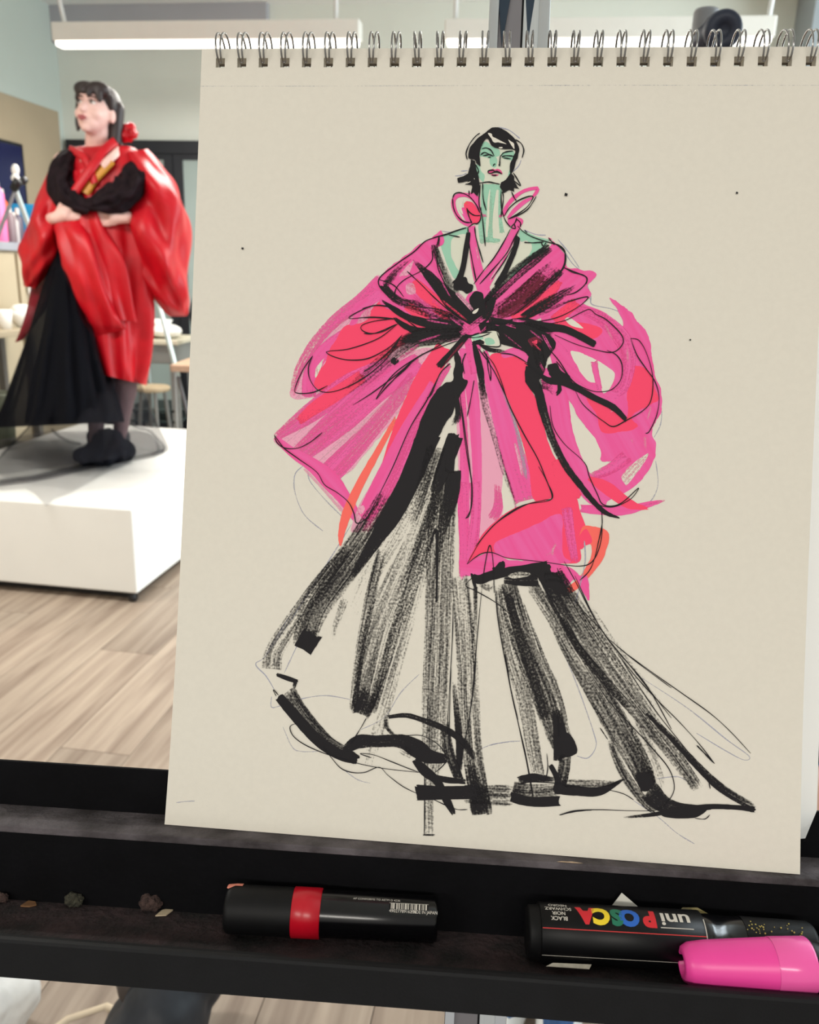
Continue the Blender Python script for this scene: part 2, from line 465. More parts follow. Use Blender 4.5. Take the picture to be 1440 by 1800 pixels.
MB().box((AL, LB - .004, -.0300), (AR, LB, .0098), TR).build('upper_ledge', m_dust, easel, local=True, bevel=.0008)
MB().box((AL, -.272, .0070), (AR, LB - .0041, .0093), TR).build('ledge_face', m_tray, easel, local=True)
TF = -.2683
MB().box((AL, TF - .003, .0070), (AR, TF, .0622), TR).build('trough_floor', m_grime, easel, local=True)
lp = MB(); P = []
lip_prof = [(.0595, TF - .003), (.0595, -.2612), (.0602, -.2604), (.0630, -.2601), (.0650, -.2606), (.0656, -.2620), (.0656, -.2790), (.0640, -.2790), (.0636, TF - .003)]
for a in (AL, AR):
    P.append([TR(a, b, n) for n, b in lip_prof])
lp.grid(P, closed_v=True); lp.add(P[0], [list(range(len(lip_prof)))]); lp.add(P[1], [list(range(len(lip_prof)))])
lp.build('front_lip', m_trayf, easel, local=True, bevel=.0)
for f_ in bpy.data.objects['front_lip'].data.polygons: f_.use_smooth = False
# a pale worn chip on the ledge edge
mb = MB(); mb.add([TR(a, LB + .0002, n) for a, n in ((.046, .0095), (.049, .0080), (.055, .0076), (.0605, .0090), (.058, .0097), (.052, .0099))] , [(0, 1, 2, 3, 4, 5)])
mb.build('worn_chip', mat('bare_metal_chip', (190, 165, 140), .6, noise=.2, nscale=300), easel, local=True, label='pale worn chip on the black ledge edge')
# mast: extrusion with two chrome rails round a grey channel
def EP(a, b, n): return (a, b + PH / 2, n)
MBn, MBf = -.046, -.066
b0, b1 = -1.05, .62
for (x0, x1, nm, mt) in ((-.0118, -.0055, 'mast_rail', m_chrome), (.0190, .0262, 'mast_rail', m_chrome)):
    MB().box((x0, b0, MBf), (x1, b1, MBn), EP).build(nm, mt, easel, local=True, bevel=.0016)
m_chan = mat('grey_channel', (128, 126, 130), .45, metal=.6, noise=.04)
MB().box((-.0056, b0, MBf), (.0085, b1, MBn - .004), EP).build('mast_channel', m_chan, easel, local=True)
MB().box((.0085, b0, MBf), (.0098, b1, MBn - .010), EP).build('mast_groove', m_black, easel, local=True)
MB().box((.0098, b0, MBf), (.0191, b1, MBn - .002), EP).build('mast_strip', mat('brushed_aluminium', (215, 220, 222), .3, metal=.85, noise=.03, stretch=(60, 1, 60)), easel, local=True)
m_navy = mat('navy_reflection', (22, 44, 62), .4, noise=.05)
for (x0, x1, bl) in ((-.0063, .0012, .2555), (.0105, .0165, .2570)):  # solid wedges imitate the dark reflections in the mast
    MB().prism([(x0, .62), (x1, .62), (x1, .287), ((x0 + x1) / 2 - .0004, bl), (x0, .287)], .0016, lambda a, b, h: EP(a, b, MBn - .0035 + h)).build('mast_reflection', m_navy, easel, local=True, label='dark blue pointed reflection shape on the mast')
# feet of the easel, on the floor under the mast
pb = TW + RW @ np.array([.007, -1.05, -.056])
ft = MB()
base = np.array([pb[0], pb[1], .03])
ft.box((-.35, -.03, 0), (.35, .03, .035), lambda x, y, z: base + np.array([x, y, z - .028]))
ft.box((-.03, -.03, 0), (.03, .55, .035), lambda x, y, z: base + np.array([x, y, z - .028]))
ft.tube([pb + np.array([0, 0, .04]), base], .02, 10)
ft.build('floor_frame', m_black, easel)

# ------------------------------------------------------------------ things in the tray
def onp(x, y, n):
    """point of the tray space on the plane n (tray axes) seen at (x, y): used to measure where a pen lies"""
    d = RP.T @ np.array([(x - 720) / F, (900 - y) / F, -1.0])
    # n_tray = n_pad + TG * a
    k_ = (n - PC[2] - TG * PC[0]) / (d[2] + TG * d[0])
    q = PC + d * k_
    return np.array([q[0] - TG * n, q[1], n])
def TW_(a, b, n):
    q = np.array([a + TG * n, b, n - TG * a]); return TW + RW @ q
def rest(x, y, r):
    """centre line point of a round thing of radius r lying on the trough floor, seen at (x, y)"""
    lo, hi = -.02, .1
    for _ in range(50):
        md = (lo + hi) / 2
        if onp(x, y, md)[1] < TF + r: lo = md
        else: hi = md
    q = onp(x, y, md); return np.array([q[0], TF + r, md])
def axis_pt(p, q, t): return TW_(*(p + (q - p) * t))
m_penblk = mat('pen_black', (7, 7, 9), .42, spec=.25, noise=.12, nscale=90)
m_penmat = mat('pen_cap_black', (10, 10, 12), .55, spec=.25, noise=.2, nscale=200)
m_penglo = mat('pen_gloss_black', (6, 6, 8), .2, noise=.1, nscale=90)
m_red = mat('pen_red', (186, 12, 34), .3, noise=.04)
m_prw = mat('print_white', (205, 200, 190), .6)

def text_on(parent, body, p0, p1, r, t0, ang, size, mat_, name, flip=True, align='LEFT', bold=0.0, sx=1.0):
    """lettering wrapped round a pen: p0 -> p1 axis (world), t0 metres from p0, ang about the axis from the viewer's side"""
    cu = bpy.data.curves.new('lettering', 'FONT'); cu.body = body; cu.size = size; cu.align_x = align; cu.align_y = 'CENTER'; cu.offset = bold; cu.resolution_u = 4
    o = bpy.data.objects.new('lettering', cu); COL.objects.link(o)
    dg = bpy.context.evaluated_depsgraph_get(); me = bpy.data.meshes.new_from_object(o.evaluated_get(dg))
    bpy.data.objects.remove(o)
    bm = bmesh.new(); bm.from_mesh(me)
    ys = [v.co.y for v in bm.verts]; y = min(ys) + .0006
    while y < max(ys):
        bmesh.ops.bisect_plane(bm, geom=bm.verts[:] + bm.edges[:] + bm.faces[:], plane_co=(0, y, 0), plane_no=(0, 1, 0)); y += .0006
    p0 = np.array(p0); d = np.array(p1) - p0; d /= np.linalg.norm(d)
    x = CAM - p0; x -= d * (x @ d); x /= np.linalg.norm(x); yv = np.cross(d, x)
    if yv[2] < 0: yv = -yv
    for v in bm.verts:
        tx, ty = v.co.x * sx, v.co.y
        if flip: tx, ty = -tx, -ty
        a = ang + ty / r
        v.co = Vector(p0 + d * (t0 + tx) + (r + .00008) * (math.cos(a) * x + math.sin(a) * yv))
    bm.to_mesh(me); bm.free()
    o = link_mesh(me, name, mat_, parent)
    for p in me.polygons: p.use_smooth = False
    return o
def patch_on(parent, rects, p0, p1, r, mat_, name, lift=.00006):
    """flat print wrapped round a pen; rects of (t0, t1, ang0, ang1)"""
    p0 = np.array(p0); d = np.array(p1) - p0; d /= np.linalg.norm(d)
    x = CAM - p0; x -= d * (x @ d); x /= np.linalg.norm(x); yv = np.cross(d, x)
    if yv[2] < 0: yv = -yv
    mb = MB()
    for (t0, t1, a0, a1) in rects:
        n = max(2, int(abs(a1 - a0) / .05) + 1)
        mb.grid([[p0 + d * t + (r + lift) * (math.cos(a) * x + math.sin(a) * yv) for a in np.linspace(a0, a1, n)] for t in (t0, t1)])
    return mb.build(name, mat_, parent)

# 1 round marker with a red band
p = rest(399, 1597, .0122); q = rest(768, 1616, .0118)
A, B = TW_(*p), TW_(*q); Lm = np.linalg.norm(B - A)
mk = empty('marker_pen', A, 'round black marker with a red band lying in the tray', 'marker')
r1 = .0122
MB().lathe(A, B, [(0, 0), (0, r1 * .86), (.0012, r1 * .97), (.003, r1), (Lm * .315, r1)], 36).build('cap', m_penmat, mk)
MB().lathe(A, B, [(Lm * .315, r1 * .98), (Lm * .318, r1 * 1.03), (Lm * .448, r1 * 1.03), (Lm * .451, r1 * .96)], 36).build('band', m_red, mk, label='glossy red band')
MB().lathe(A, B, [(Lm * .451, r1 * .96), (Lm * .985, r1 * .95), (Lm * .99, r1 * .9), (Lm, r1 * .88), (Lm, 0)], 36).build('barrel', m_penglo, mk)
rb = r1 * .952
bars = []; tt = Lm * .772
MB_bar = [(.772 * Lm, .955 * Lm, .34, .62)]
patch_on(mk, MB_bar, A, B, rb, m_prw, 'barcode_panel')
rg = np.random.default_rng(3)
while tt < Lm * .95:
    w_ = rg.choice([.0002, .0004, .0006, .0008]); bars.append((tt, tt + w_, .335, .60)); tt += w_ + rg.choice([.0004, .0005, .0008])
patch_on(mk, bars, A, B, rb, m_penblk, 'barcode_bars', lift=.00014)
text_on(mk, '4902778916278', A, B, rb, Lm * .772, .25, .0022, m_prw, 'small_print', flip=False)
text_on(mk, 'MADE IN JAPAN', A, B, rb, Lm * .872, .25, .0022, m_prw, 'small_print', flip=False, sx=.9)
text_on(mk, 'AP CONFORMS TO ASTM D 4236', A, B, rb, Lm * .60, .74, .0017, m_prw, 'small_print', flip=False)
# pink splash of paint on its cap
P = []
d = (B - A) / Lm; xx = np.cross(d, np.array([0, 0, 1.0])); xx /= np.linalg.norm(xx); upv = np.cross(xx, d)
if upv[2] < 0: upv = -upv
side = CAM - A; side -= d * (side @ d); side /= np.linalg.norm(side); sy = np.cross(d, side); sy = sy if sy[2] > 0 else -sy
for t, a0, a1 in ((-.0001, .95, 1.35), (.0006, .9, 1.42), (.004, 1.12, 1.5), (.0078, 1.12, 1.55)):
    rad = r1 * (.97 if t < .001 else 1.0) + .0003
    P.append([A + d * t + rad * (math.cos(a) * side + math.sin(a) * sy) for a in np.linspace(a0, a1, 6)])
mb = MB(); mb.grid(P); mb.build('paint_dab', mat('dried_pink_paint', (240, 150, 130), .4, noise=.08, nscale=600), mk, label='dried pink paint dab')

# 2 big paint marker with coloured lettering
r2 = .0142
p = rest(926, 1636, r2); q = rest(1428, 1664, r2)
A, B = TW_(*p), TW_(*q); Lm = np.linalg.norm(B - A)
mk = empty('paint_marker', A, 'thick black paint marker with coloured upside down lettering lying in the tray', 'marker')
MB().lathe(A, B, [(0, 0), (0, r2 * .8), (.001, r2 * .88), (Lm * .038, r2 * .9), (Lm * .04, r2 * .98)], 40).build('end_plug', m_penmat, mk)
MB().lathe(A, B, [(Lm * .04, r2 * .96), (Lm * .042, r2), (Lm * .605, r2), (Lm * .607, r2 * .95)], 44).build('barrel', m_penblk, mk)
MB().lathe(A, B, [(Lm * .607, r2 * .9), (Lm * .645, r2 * .9), (Lm * .646, r2 * .86), (Lm * .75, r2 * .86)], 36).build('collar', m_penglo, mk)
MB().lathe(A, B, [(Lm * .75, r2 * .88), (Lm * .985, r2 * .84), (Lm * .998, r2 * .76), (Lm, r2 * .6), (Lm, 0)], 36).build('cap', m_penmat, mk)
patch_on(mk, [(Lm * .043, Lm * .603, .11, .14)], A, B, r2, mat('print_red_line', (196, 40, 40), .5), 'red_line')
patch_on(mk, [(Lm * .043, Lm * .56, -.84, -.82)], A, B, r2, m_prw, 'white_line')
patch_on(mk, [(Lm * .603, Lm * .606, -.7, .75)], A, B, r2, m_prw, 'worn_edge')
patch_on(mk, [(Lm * .45, Lm * .563, .33, .36)], A, B, r2, m_prw, 'white_rule')
tx = Lm * .560
text_on(mk, 'uni', A, B, r2, tx, .70, .0105, m_prw, 'lettering', bold=.00025, sx=1.22)
tx = Lm * .438
for ch, c, dx in (('P', (206, 28, 40), 0), ('O', (30, 96, 190), .058 * Lm), ('S', (16, 110, 82), .116 * Lm), ('C', (236, 208, 40), .160 * Lm), ('A', (206, 28, 40), .214 * Lm)):
    text_on(mk, ch, A, B, r2, tx - dx, .70, .0122, mat('print_' + ch, c, .5), 'lettering', bold=.0008, sx=.98)
for k_, wd in enumerate(('BLACK', 'NOIR', 'SCHWARZ', 'NEGRO')):
    text_on(mk, wd, A, B, r2, Lm * .103, .48 + k_ * .20, .0028, m_prw, 'small_print', align='CENTER', bold=.00004, sx=1.0)
rg = np.random.default_rng(8)
spk = MB(); dd = (B - A) / Lm; side = CAM - A; side -= dd * (side @ dd); side /= np.linalg.norm(side); sy = np.cross(dd, side); sy = sy if sy[2] > 0 else -sy
for _ in range(34):
    t = Lm * (rg.choice([.78, .8, .82, .9, .93]) + rg.normal(0, .02)); a = .55 + rg.normal(0, .18)
    spk.ball(A + dd * t + r2 * .872 * (math.cos(a) * side + math.sin(a) * sy), rg.uniform(.0002, .0005), seg=6, rings=4)
spk.build('paint_specks', mat('yellow_specks', (190, 175, 90), .6), mk, kind='stuff', label='yellow paint specks on the cap')

# 3 pink highlighter style marker in front
r3 = .0112
p = np.array([*onp(1206, 1712, .0470)]); q = np.array([*onp(1424, 1717, .0455)])
p[1] = TF + r3 + .0003; q[1] = TF + r3 + .0003
p = rest(1207, 1712, r3); q = rest(1424, 1700, r3 * 1.25)
p[2] = min(p[2], .0592 - r3 - .0005); q[2] = min(q[2], .0592 - r3 * 1.18)
A, B = TW_(*p), TW_(*q); Lm = np.linalg.norm(B - A)
mk = empty('pink_marker', A, 'bright pink capped marker lying against the tray lip', 'marker')
m_pink = mat('pink_plastic', (240, 70, 160), .35, noise=.03, nscale=30, spec=.5)
cap = MB().lathe(A, B, [(.006, .0046), (0.0004, .0050), (0, .0056), (.0006, r3 * .70), (.004, r3 * .88), (.012, r3 * .97), (Lm * .70, r3 * 1.12)], 36).build('cap', m_pink, mk)
MB().lathe(A, B, [(Lm * .70, r3 * 1.13), (Lm * .705, r3 * 1.145), (Lm * .985, r3 * 1.18), (Lm, r3 * 1.13), (Lm, r3 * .9)], 36).build('cap_ring', mat('pink_plastic_gloss', (244, 96, 172), .2, noise=.03), mk, label='glossier pink ring')
MB().lathe(A, B, [(.0050, .0001), (.0050, .0048)], 16).build('cap_hole', m_penblk, mk)
MB().lathe(A, B, [(Lm, r3 * .98), (Lm * 1.04, r3 * .98), (Lm * 1.045, r3 * .94), (Lm * 1.10, r3 * .9)], 30).build('collar', m_penmat, mk)
MB().lathe(A, B, [(Lm * 1.10, r3 * .92), (Lm * 1.7, r3 * .92), (Lm * 1.71, 0)], 30).build('barrel', mat('pen_silver', (120, 118, 116), .35, metal=.6, noise=.06), mk)

# 4 scraps and crumbs
def onfloor(x, y, lift=0.0):
    q = rest(x, y, lift); return q
def scrap(name, poly, thick, mat_, label, cat, lifts=None):
    pts = [onfloor(x, y, (lifts[i] if lifts else .0004)) for i, (x, y) in enumerate(poly)]
    W = [TW_(*p_) for p_ in pts]; n = len(W); c = sum(W) / n
    nn = np.cross(W[1] - W[0], W[2] - W[0]); nn /= np.linalg.norm(nn); nn = nn if nn @ (CAM - c) > 0 else -nn
    mb = MB(); mb.add(W + [w_ + nn * thick for w_ in W], [list(range(n))[::-1], list(range(n, 2 * n))] + [(i, (i + 1) % n, n + (i + 1) % n, n + i) for i in range(n)])
    return tag(mb.build(name, mat_), label, cat)
m_crumb1 = mat('eraser_crumb', (66, 64, 52), .95, noise=.35, nscale=400, bump=.6, bscale=700)
m_crumb2 = mat('eraser_crumb_brown', (74, 56, 52), .95, noise=.35, nscale=400, bump=.6, bscale=700)
def lump(x, y, r, mt, label, seed):
    q = rest(x, y, r * .86)
    me = blob([('e', TW_(*q), (r * 1.15, r * .9, r * .85)), ('e', TW_(*(q + np.array([r * .5, -.1 * r, .1 * r]))), (r * .8, r * .7, r * .7)), ('e', TW_(*(q + np.array([-r * .4, .25 * r, 0]))), (r * .7, r * .7, r * .7))], r * .16, 1)
    rg_ = np.random.default_rng(seed); ph = rg_.uniform(0, 6, 6); c = Vector(TW_(*q))
    for v in me.vertices:
        d_ = (v.co - c) / r
        v.co += (v.co - c) * .10 * (math.sin(5 * d_.x + ph[0]) * math.sin(6 * d_.y + ph[1]) + math.sin(9 * d_.z + ph[2]) * math.sin(8 * d_.x + ph[3]) + .6 * math.sin(17 * d_.x + ph[4]) * math.sin(15 * d_.z + ph[5]))
    o = link_mesh(me, 'crumb', mt, None); return tag(o, label, 'crumb')
lump(130, 1582, .0042, m_crumb1, 'greenish grey putty lump in the left of the tray', 1)
lump(264, 1587, .0050, m_crumb2, 'brown putty lump in the tray beside a cream chip', 2)
lump(3, 1578, .0030, m_crumb2, 'small dark lump at the far left end of the tray', 3)
scrap('wood_chip', [(36, 1594), (50, 1585), (62, 1587), (64, 1592), (52, 1595)], .0008, mat('brown_chip', (120, 84, 52), .8, noise=.2, nscale=300), 'brown wood shaving in the left end of the tray', 'chip')
scrap('paper_chip', [(273, 1611), (285, 1601), (302, 1597), (304, 1601), (292, 1610)], .0006, mat('cream_chip', (196, 178, 150), .8, noise=.08, nscale=300), 'cream paper chip beside the brown lump', 'chip')
q0 = rest(1088, 1600, .0004)
def lean(x, y, n): return TW_(*onp(x, y, n))
T = [lean(1071, 1598, .0150), lean(1093, 1569, .0120), lean(1121, 1593, .0150), lean(1118, 1600, .0152)]
mb = MB(); nrm = RW @ np.array([0, .2, 1.0]); mb.add(T + [t_ + nrm * .0004 for t_ in T], [(3, 2, 1, 0), (4, 5, 6, 7), (0, 1, 5, 4), (1, 2, 6, 5), (2, 3, 7, 6), (3, 0, 4, 7)])
tag(mb.build('paper_scrap', mat('scrap_paper', (206, 204, 196), .8, noise=.05, nscale=60)), 'white torn paper corner standing behind the thick paint marker', 'paper scrap')
T = [lean(1193, 1604, .0175), lean(1200, 1595, .0160), lean(1226, 1595, .0160), lean(1252, 1610, .0175), lean(1238, 1614, .0180), lean(1215, 1612, .018)]
mb = MB(); mb.add(T + [t_ + nrm * .0012 for t_ in T], [tuple(range(6))[::-1], tuple(range(6, 12))] + [(i, (i + 1) % 6, 6 + (i + 1) % 6, 6 + i) for i in range(6)])
tag(mb.build('dried_paint_flake', mat('grey_yellow_flake', (128, 122, 104), .8, nscale=120, col2=(176, 158, 84))), 'grey and yellow dried paint flake on the thick marker', 'flake')
scrap('torn_label', [(960, 1699), (972, 1693), (1040, 1696), (1036, 1704)], .0004, mat('label_paper', (176, 170, 156), .8, noise=.1, nscale=400), 'torn white label scrap in front of the thick marker', 'label', lifts=[.004, .005, .005, .004])

# ================================================================== THE DRAWING on the page
def ink_mat(name, rgb, rough=.6, soft=.62, mottling=.0, rgb2=None):
    m_ = bpy.data.materials.new(name); m_.use_nodes = True; nt = m_.node_tree; N = nt.nodes; L = nt.links
    b = N['Principled BSDF']; b.inputs['Roughness'].default_value = rough; b.inputs['Specular IOR Level'].default_value = .25
    uv = N.new('ShaderNodeUVMap'); uv.uv_map = 'ink'
    def noise(vec, scale, det, sc):
        mp = N.new('ShaderNodeMapping'); mp.inputs['Scale'].default_value = scale; L.new(vec, mp.inputs[0])
        n = N.new('ShaderNodeTexNoise'); n.inputs['Scale'].default_value = sc; n.inputs['Detail'].default_value = det; L.new(mp.outputs[0], n.inputs['Vector']); return n.outputs['Fac']
    tc = N.new('ShaderNodeTexCoord')
    s1 = noise(uv.outputs[0], (28, 1500, 1), 2, 1.0)         # bristle streaks, lengthwise
    s2 = noise(uv.outputs[0], (14, 320, 1), 2, 1.0)          # broader streaks
    g = noise(tc.outputs['Object'], (1, 1, 0), 3, 820)       # tooth of the paper
    def math_(op, a, b_, c=None):
        n = N.new('ShaderNodeMath'); n.operation = op
        for i, x in enumerate((a, b_, c)):
            if x is None: continue
            if isinstance(x, (int, float)): n.inputs[i].default_value = x
            else: L.new(x, n.inputs[i])
        return n.outputs[0]
    v = math_('ADD', math_('MULTIPLY', s1, .36), math_('ADD', math_('MULTIPLY', s2, .26), math_('MULTIPLY', g, .38)))
    v = math_('MULTIPLY_ADD', math_('SUBTRACT', v, .5), 3.0, .5)
    at_ = N.new('ShaderNodeAttribute'); at_.attribute_name = 'dry'
    a = math_('DIVIDE', math_('SUBTRACT', v, at_.outputs['Fac']), soft)
    n = N.new('ShaderNodeMath'); n.operation = 'ADD'; n.use_clamp = True; L.new(a, n.inputs[0]); n.inputs[1].default_value = .5
    if rgb2:
        r = N.new('ShaderNodeValToRGB'); L.new(s2, r.inputs[0]); r.color_ramp.elements[0].position = .35; r.color_ramp.elements[1].position = .65
        r.color_ramp.elements[0].color = srgb(*rgb); r.color_ramp.elements[1].color = srgb(*rgb2); L.new(r.outputs[0], b.inputs['Base Color'])
    else: b.inputs['Base Color'].default_value = srgb(*rgb)
    tr = N.new('ShaderNodeBsdfTransparent'); mx = N.new('ShaderNodeMixShader')
    L.new(n.outputs[0], mx.inputs[0]); L.new(tr.outputs[0], mx.inputs[1]); L.new(b.outputs[0], mx.inputs[2])
    L.new(mx.outputs[0], N['Material Output'].inputs[0])
    return m_
K, PK, CO, OR, TE, SK, WH, LI, PN, PU, DR, PL = range(12)
INKS = [ink_mat('ink_black', (22, 19, 23), .6), ink_mat('ink_pink', (242, 86, 158), .6, .7, rgb2=(242, 100, 170)), ink_mat('ink_coral', (255, 72, 112), .6),
        ink_mat('ink_orange', (255, 110, 100), .6), ink_mat('ink_teal', (160, 210, 184), .7, .8), ink_mat('ink_pale_skin', (222, 224, 206), .7, .8),
        ink_mat('paper_white', (230, 225, 212), .85), ink_mat('ink_lips', (226, 84, 140), .6), ink_mat('pen_black_line', (18, 16, 22), .6),
        ink_mat('pencil_blue', (176, 178, 196), .8, .9), ink_mat('ink_dark_red', (110, 20, 48), .55), ink_mat('ink_pale_pink', (240, 170, 196), .7, .9)]
LAYER = [0]
DOFF = 0.0
class Ink:
    def __init__(s, name): s.name = name; s.v = []; s.f = []; s.mi = []; s.uv = []; s.dry = []
    def _push(s, ab, uv, dry, faces, mi, linc=1.0):
        LAYER[0] += linc
        z = .00004 + LAYER[0] * .0000028; k = len(s.v); w = sag(ab[:, 1])
        s.v += [(float(a), float(b), float(n) + z) for (a, b), n in zip(ab, w)]
        s.uv += [tuple(map(float, u)) for u in uv]; s.dry += [float(x) for x in dry]
        s.f += [[i + k for i in fc] for fc in faces]; s.mi += [mi] * len(faces)
    def build(s, label=None, kind=None):
        me = bpy.data.meshes.new(s.name); me.from_pydata(s.v, [], s.f)
        for m_ in INKS: me.materials.append(m_)
        me.polygons.foreach_set('material_index', s.mi)
        l = me.uv_layers.new(name='ink')
        li = np.empty(len(me.loops), int); me.loops.foreach_get('vertex_index', li)
        l.data.foreach_set('uv', np.array(s.uv)[li].ravel())
        at_ = me.attributes.new('dry', 'FLOAT', 'POINT'); at_.data.foreach_set('value', np.array(s.dry))
        me.update()
        # drop unused slots
        o = bpy.data.objects.new(s.name, me); COL.objects.link(o); o.parent = page
        if label: o['label'] = label
        if kind: o['kind'] = kind
        return o
    # -- strokes; coordinates in the current close-up CROP, mapped to the photo and then to the sheet
    def brush(s, pts, w, mi=K, dry=.3, ends=(.25, .35), edge=.22, step=7, skew=0.0):
        P = np.array([crop(x, y) for x, y in pts]); W = np.array(w if hasattr(w, '__len__') else [w] * len(pts), float) / CROP[2]
        D = np.array(dry if hasattr(dry, '__len__') else [dry] * len(pts), float)
        if mi == K: D = np.where(D > .15, D + .13, D) + np.where(D > -.35, DOFF, 0)
        X = np.stack([P[:, 0], P[:, 1], W, D], 1)
        L_ = np.sum(np.linalg.norm(np.diff(P, axis=0), axis=1)); per = max(2, int(L_ / step / max(1, len(pts) - 1)) + 1)
        Q = np.array(catmull(list(X), per)); C = Q[:, :2]; n = len(C)
        T = np.gradient(C, axis=0); T /= np.linalg.norm(T, axis=1)[:, None] + 1e-9; Nn = np.stack([-T[:, 1], T[:, 0]], 1)
        us = np.concatenate([[0], np.cumsum(np.linalg.norm(np.diff(C, axis=0), axis=1))]) * .00032
        cross = np.array([-1, -.93, -.55, 0, .55, .93, 1.0]); eb = np.array([edge + .15, edge * .25, 0, 0, 0, edge * .25, edge + .15])
        ab = []; uv = []; dr = []
        sd = RNG.uniform(0, 50, 2)
        jit = RNG.normal(0, .8, n) * .5
        for i in range(n):
            f_ = i / (n - 1); e = 0
            dist0, dist1 = us[i] / .00032, (us[-1] - us[i]) / .00032
            if dist0 < 9: e += ends[0] * (1 - dist0 / 9)
            if dist1 < 9: e += ends[1] * (1 - dist1 / 9)
            hw = Q[i, 2] / 2 + jit[i] * .5
            for c, b in zip(cross, eb):
                xy = C[i] + Nn[i] * c * hw
                if i == 0: xy = xy - T[i] * RNG.uniform(-1.5, 2.5)
                if i == n - 1: xy = xy + T[i] * RNG.uniform(-2, 3)
                ab.append(xy); uv.append((sd[0] + us[i], sd[1] + c * hw * .00032)); dr.append(max(-1.0, Q[i, 3] + e + b + skew * c))
        m_ = len(cross)
        Fc = [(i * m_ + j, i * m_ + j + 1, (i + 1) * m_ + j + 1, (i + 1) * m_ + j) for i in range(n - 1) for j in range(m_ - 1)]
        s._push(sheet_ab(ab), uv, dr, Fc, mi); return s
    def fill(s, poly, mi=PK, dry=-.3, ang=None, rag=1.0, smooth=True, grid=16):
        P = [np.array(crop(x, y)) for x, y in poly]
        if smooth: P = catmull(P, 6, closed=True)
        # resample the outline and roughen it
        Q = []; n = len(P)
        for i in range(n):
            a, b = P[i], P[(i + 1) % n]; m_ = max(1, int(np.linalg.norm(b - a) / 3.0))
            Q += [a + (b - a) * t for t in np.linspace(0, 1, m_, endpoint=False)]
        Q = np.array(Q); n = len(Q)
        if rag:
            T = np.roll(Q, -1, 0) - np.roll(Q, 1, 0); T /= np.linalg.norm(T, axis=1)[:, None] + 1e-9
            r = RNG.normal(0, 1, n); r = .5 * r + .5 * (np.roll(r, 1) + np.roll(r, -1) + np.roll(r, 2)) * .6
            Q = Q + np.stack([-T[:, 1], T[:, 0]], 1) * (r * rag * .55)[:, None]
        lo, hi = Q.min(0), Q.max(0)
        gx, gy = np.meshgrid(np.arange(lo[0] + grid / 2, hi[0], grid), np.arange(lo[1] + grid / 2, hi[1], grid)); G = np.stack([gx.ravel(), gy.ravel()], 1)
        G = G + RNG.uniform(-1, 1, G.shape)
        V = [Vector((float(x), float(y))) for x, y in np.vstack([Q, G])]
        E = [(i, (i + 1) % n) for i in range(n)]
        vo, eo, fo, _, _, _ = delaunay_2d_cdt(V, E, [list(range(n))], 1, 1e-4)
        X = np.array([(p.x, p.y) for p in vo]); 
        if ang is None: ang = 80
        ca, sa = math.cos(math.radians(ang)), math.sin(math.radians(ang))
        sd = RNG.uniform(0, 50, 2)
        uv = np.stack([sd[0] + (X[:, 0] * ca + X[:, 1] * sa) * .00032, sd[1] + (-X[:, 0] * sa + X[:, 1] * ca) * .00032], 1)
        dr = np.full(len(X), float(dry))
        s._push(sheet_ab(X), uv, dr, [list(f_)[::-1] for f_ in fo], mi); return s
    def line(s, pts, w=1.55, mi=PN, dry=-1.0, taper=True):
        P = np.array([crop(x, y) for x, y in pts]); L_ = np.sum(np.linalg.norm(np.diff(P, axis=0), axis=1))
        Q = np.array(catmull(list(P), max(3, int(L_ / 4 / max(1, len(P) - 1)) + 1))); n = len(Q)
        T = np.gradient(Q, axis=0); T /= np.linalg.norm(T, axis=1)[:, None] + 1e-9; Nn = np.stack([-T[:, 1], T[:, 0]], 1)
        ph = RNG.uniform(0, 6, 2); ab = []; uv = []; dr = []
        u = 0
        for i in range(n):
            f_ = i / (n - 1); hw = w / 2 * (1 + .22 * math.sin(f_ * 9 + ph[0]) + .12 * math.sin(f_ * 23 + ph[1]))
            if taper: hw *= min(1, .45 + 6 * f_, .45 + 6 * (1 - f_))
            for c in (-1, 1): ab.append(Q[i] + Nn[i] * c * hw); uv.append((u, c * hw * .00032)); dr.append(dry)
            if i < n - 1: u += np.linalg.norm(Q[i + 1] - Q[i]) * .00032
        s._push(sheet_ab(ab), uv, dr, [(2 * i, 2 * i + 1, 2 * i + 3, 2 * i + 2) for i in range(n - 1)], mi, .25); return s
CROP = (0, 0, 1)
def crop(x, y): return (CROP[0] + x / CROP[2], CROP[1] + y / CROP[2])
cA = (760, 200, 4.8); cB = (640, 400, 3.42857); cC = (460, 480, 3.6); cD = (800, 480, 3.6); cE = (440, 780, 3.6); cF = (780, 820, 3.6); cG = (440, 1150, 3.13043); cH = (860, 1150, 2.88); c1 = (0, 0, 1)

# ---- construction pencil
k = Ink('pencil_guidelines')
CROP = cE
for p in ([(335, 140), (285, 190), (278, 280), (310, 390), (360, 470), (460, 552)], [(365, 180), (380, 240), (470, 350), (590, 470)], [(640, 510), (560, 640), (440, 830), (260, 1110), (100, 1340), (35, 1395), (100, 1470), (152, 1555)],
          [(135, 1600), (135, 1668), (200, 1655)], [(300, 1620), (400, 1600), (500, 1595), (640, 1620)], [(300, 1270), (215, 1450)], [(270, 1060), (100, 1330)]): k.line(p, 1.8, PU, .42)
CROP = cD
for p in ([(840, 80), (860, 150), (870, 200), (1000, 230), (1100, 280), (1180, 350), (1225, 420)], [(1270, 1190), (1285, 1330), (1255, 1420), (1200, 1480)], [(1310, 870), (1300, 960), (1260, 1040)], [(725, 930), (770, 1020), (770, 1180)], [(660, -40), (790, 10), (860, 180)]): k.line(p, 1.7, PU, .42)
CROP = cH
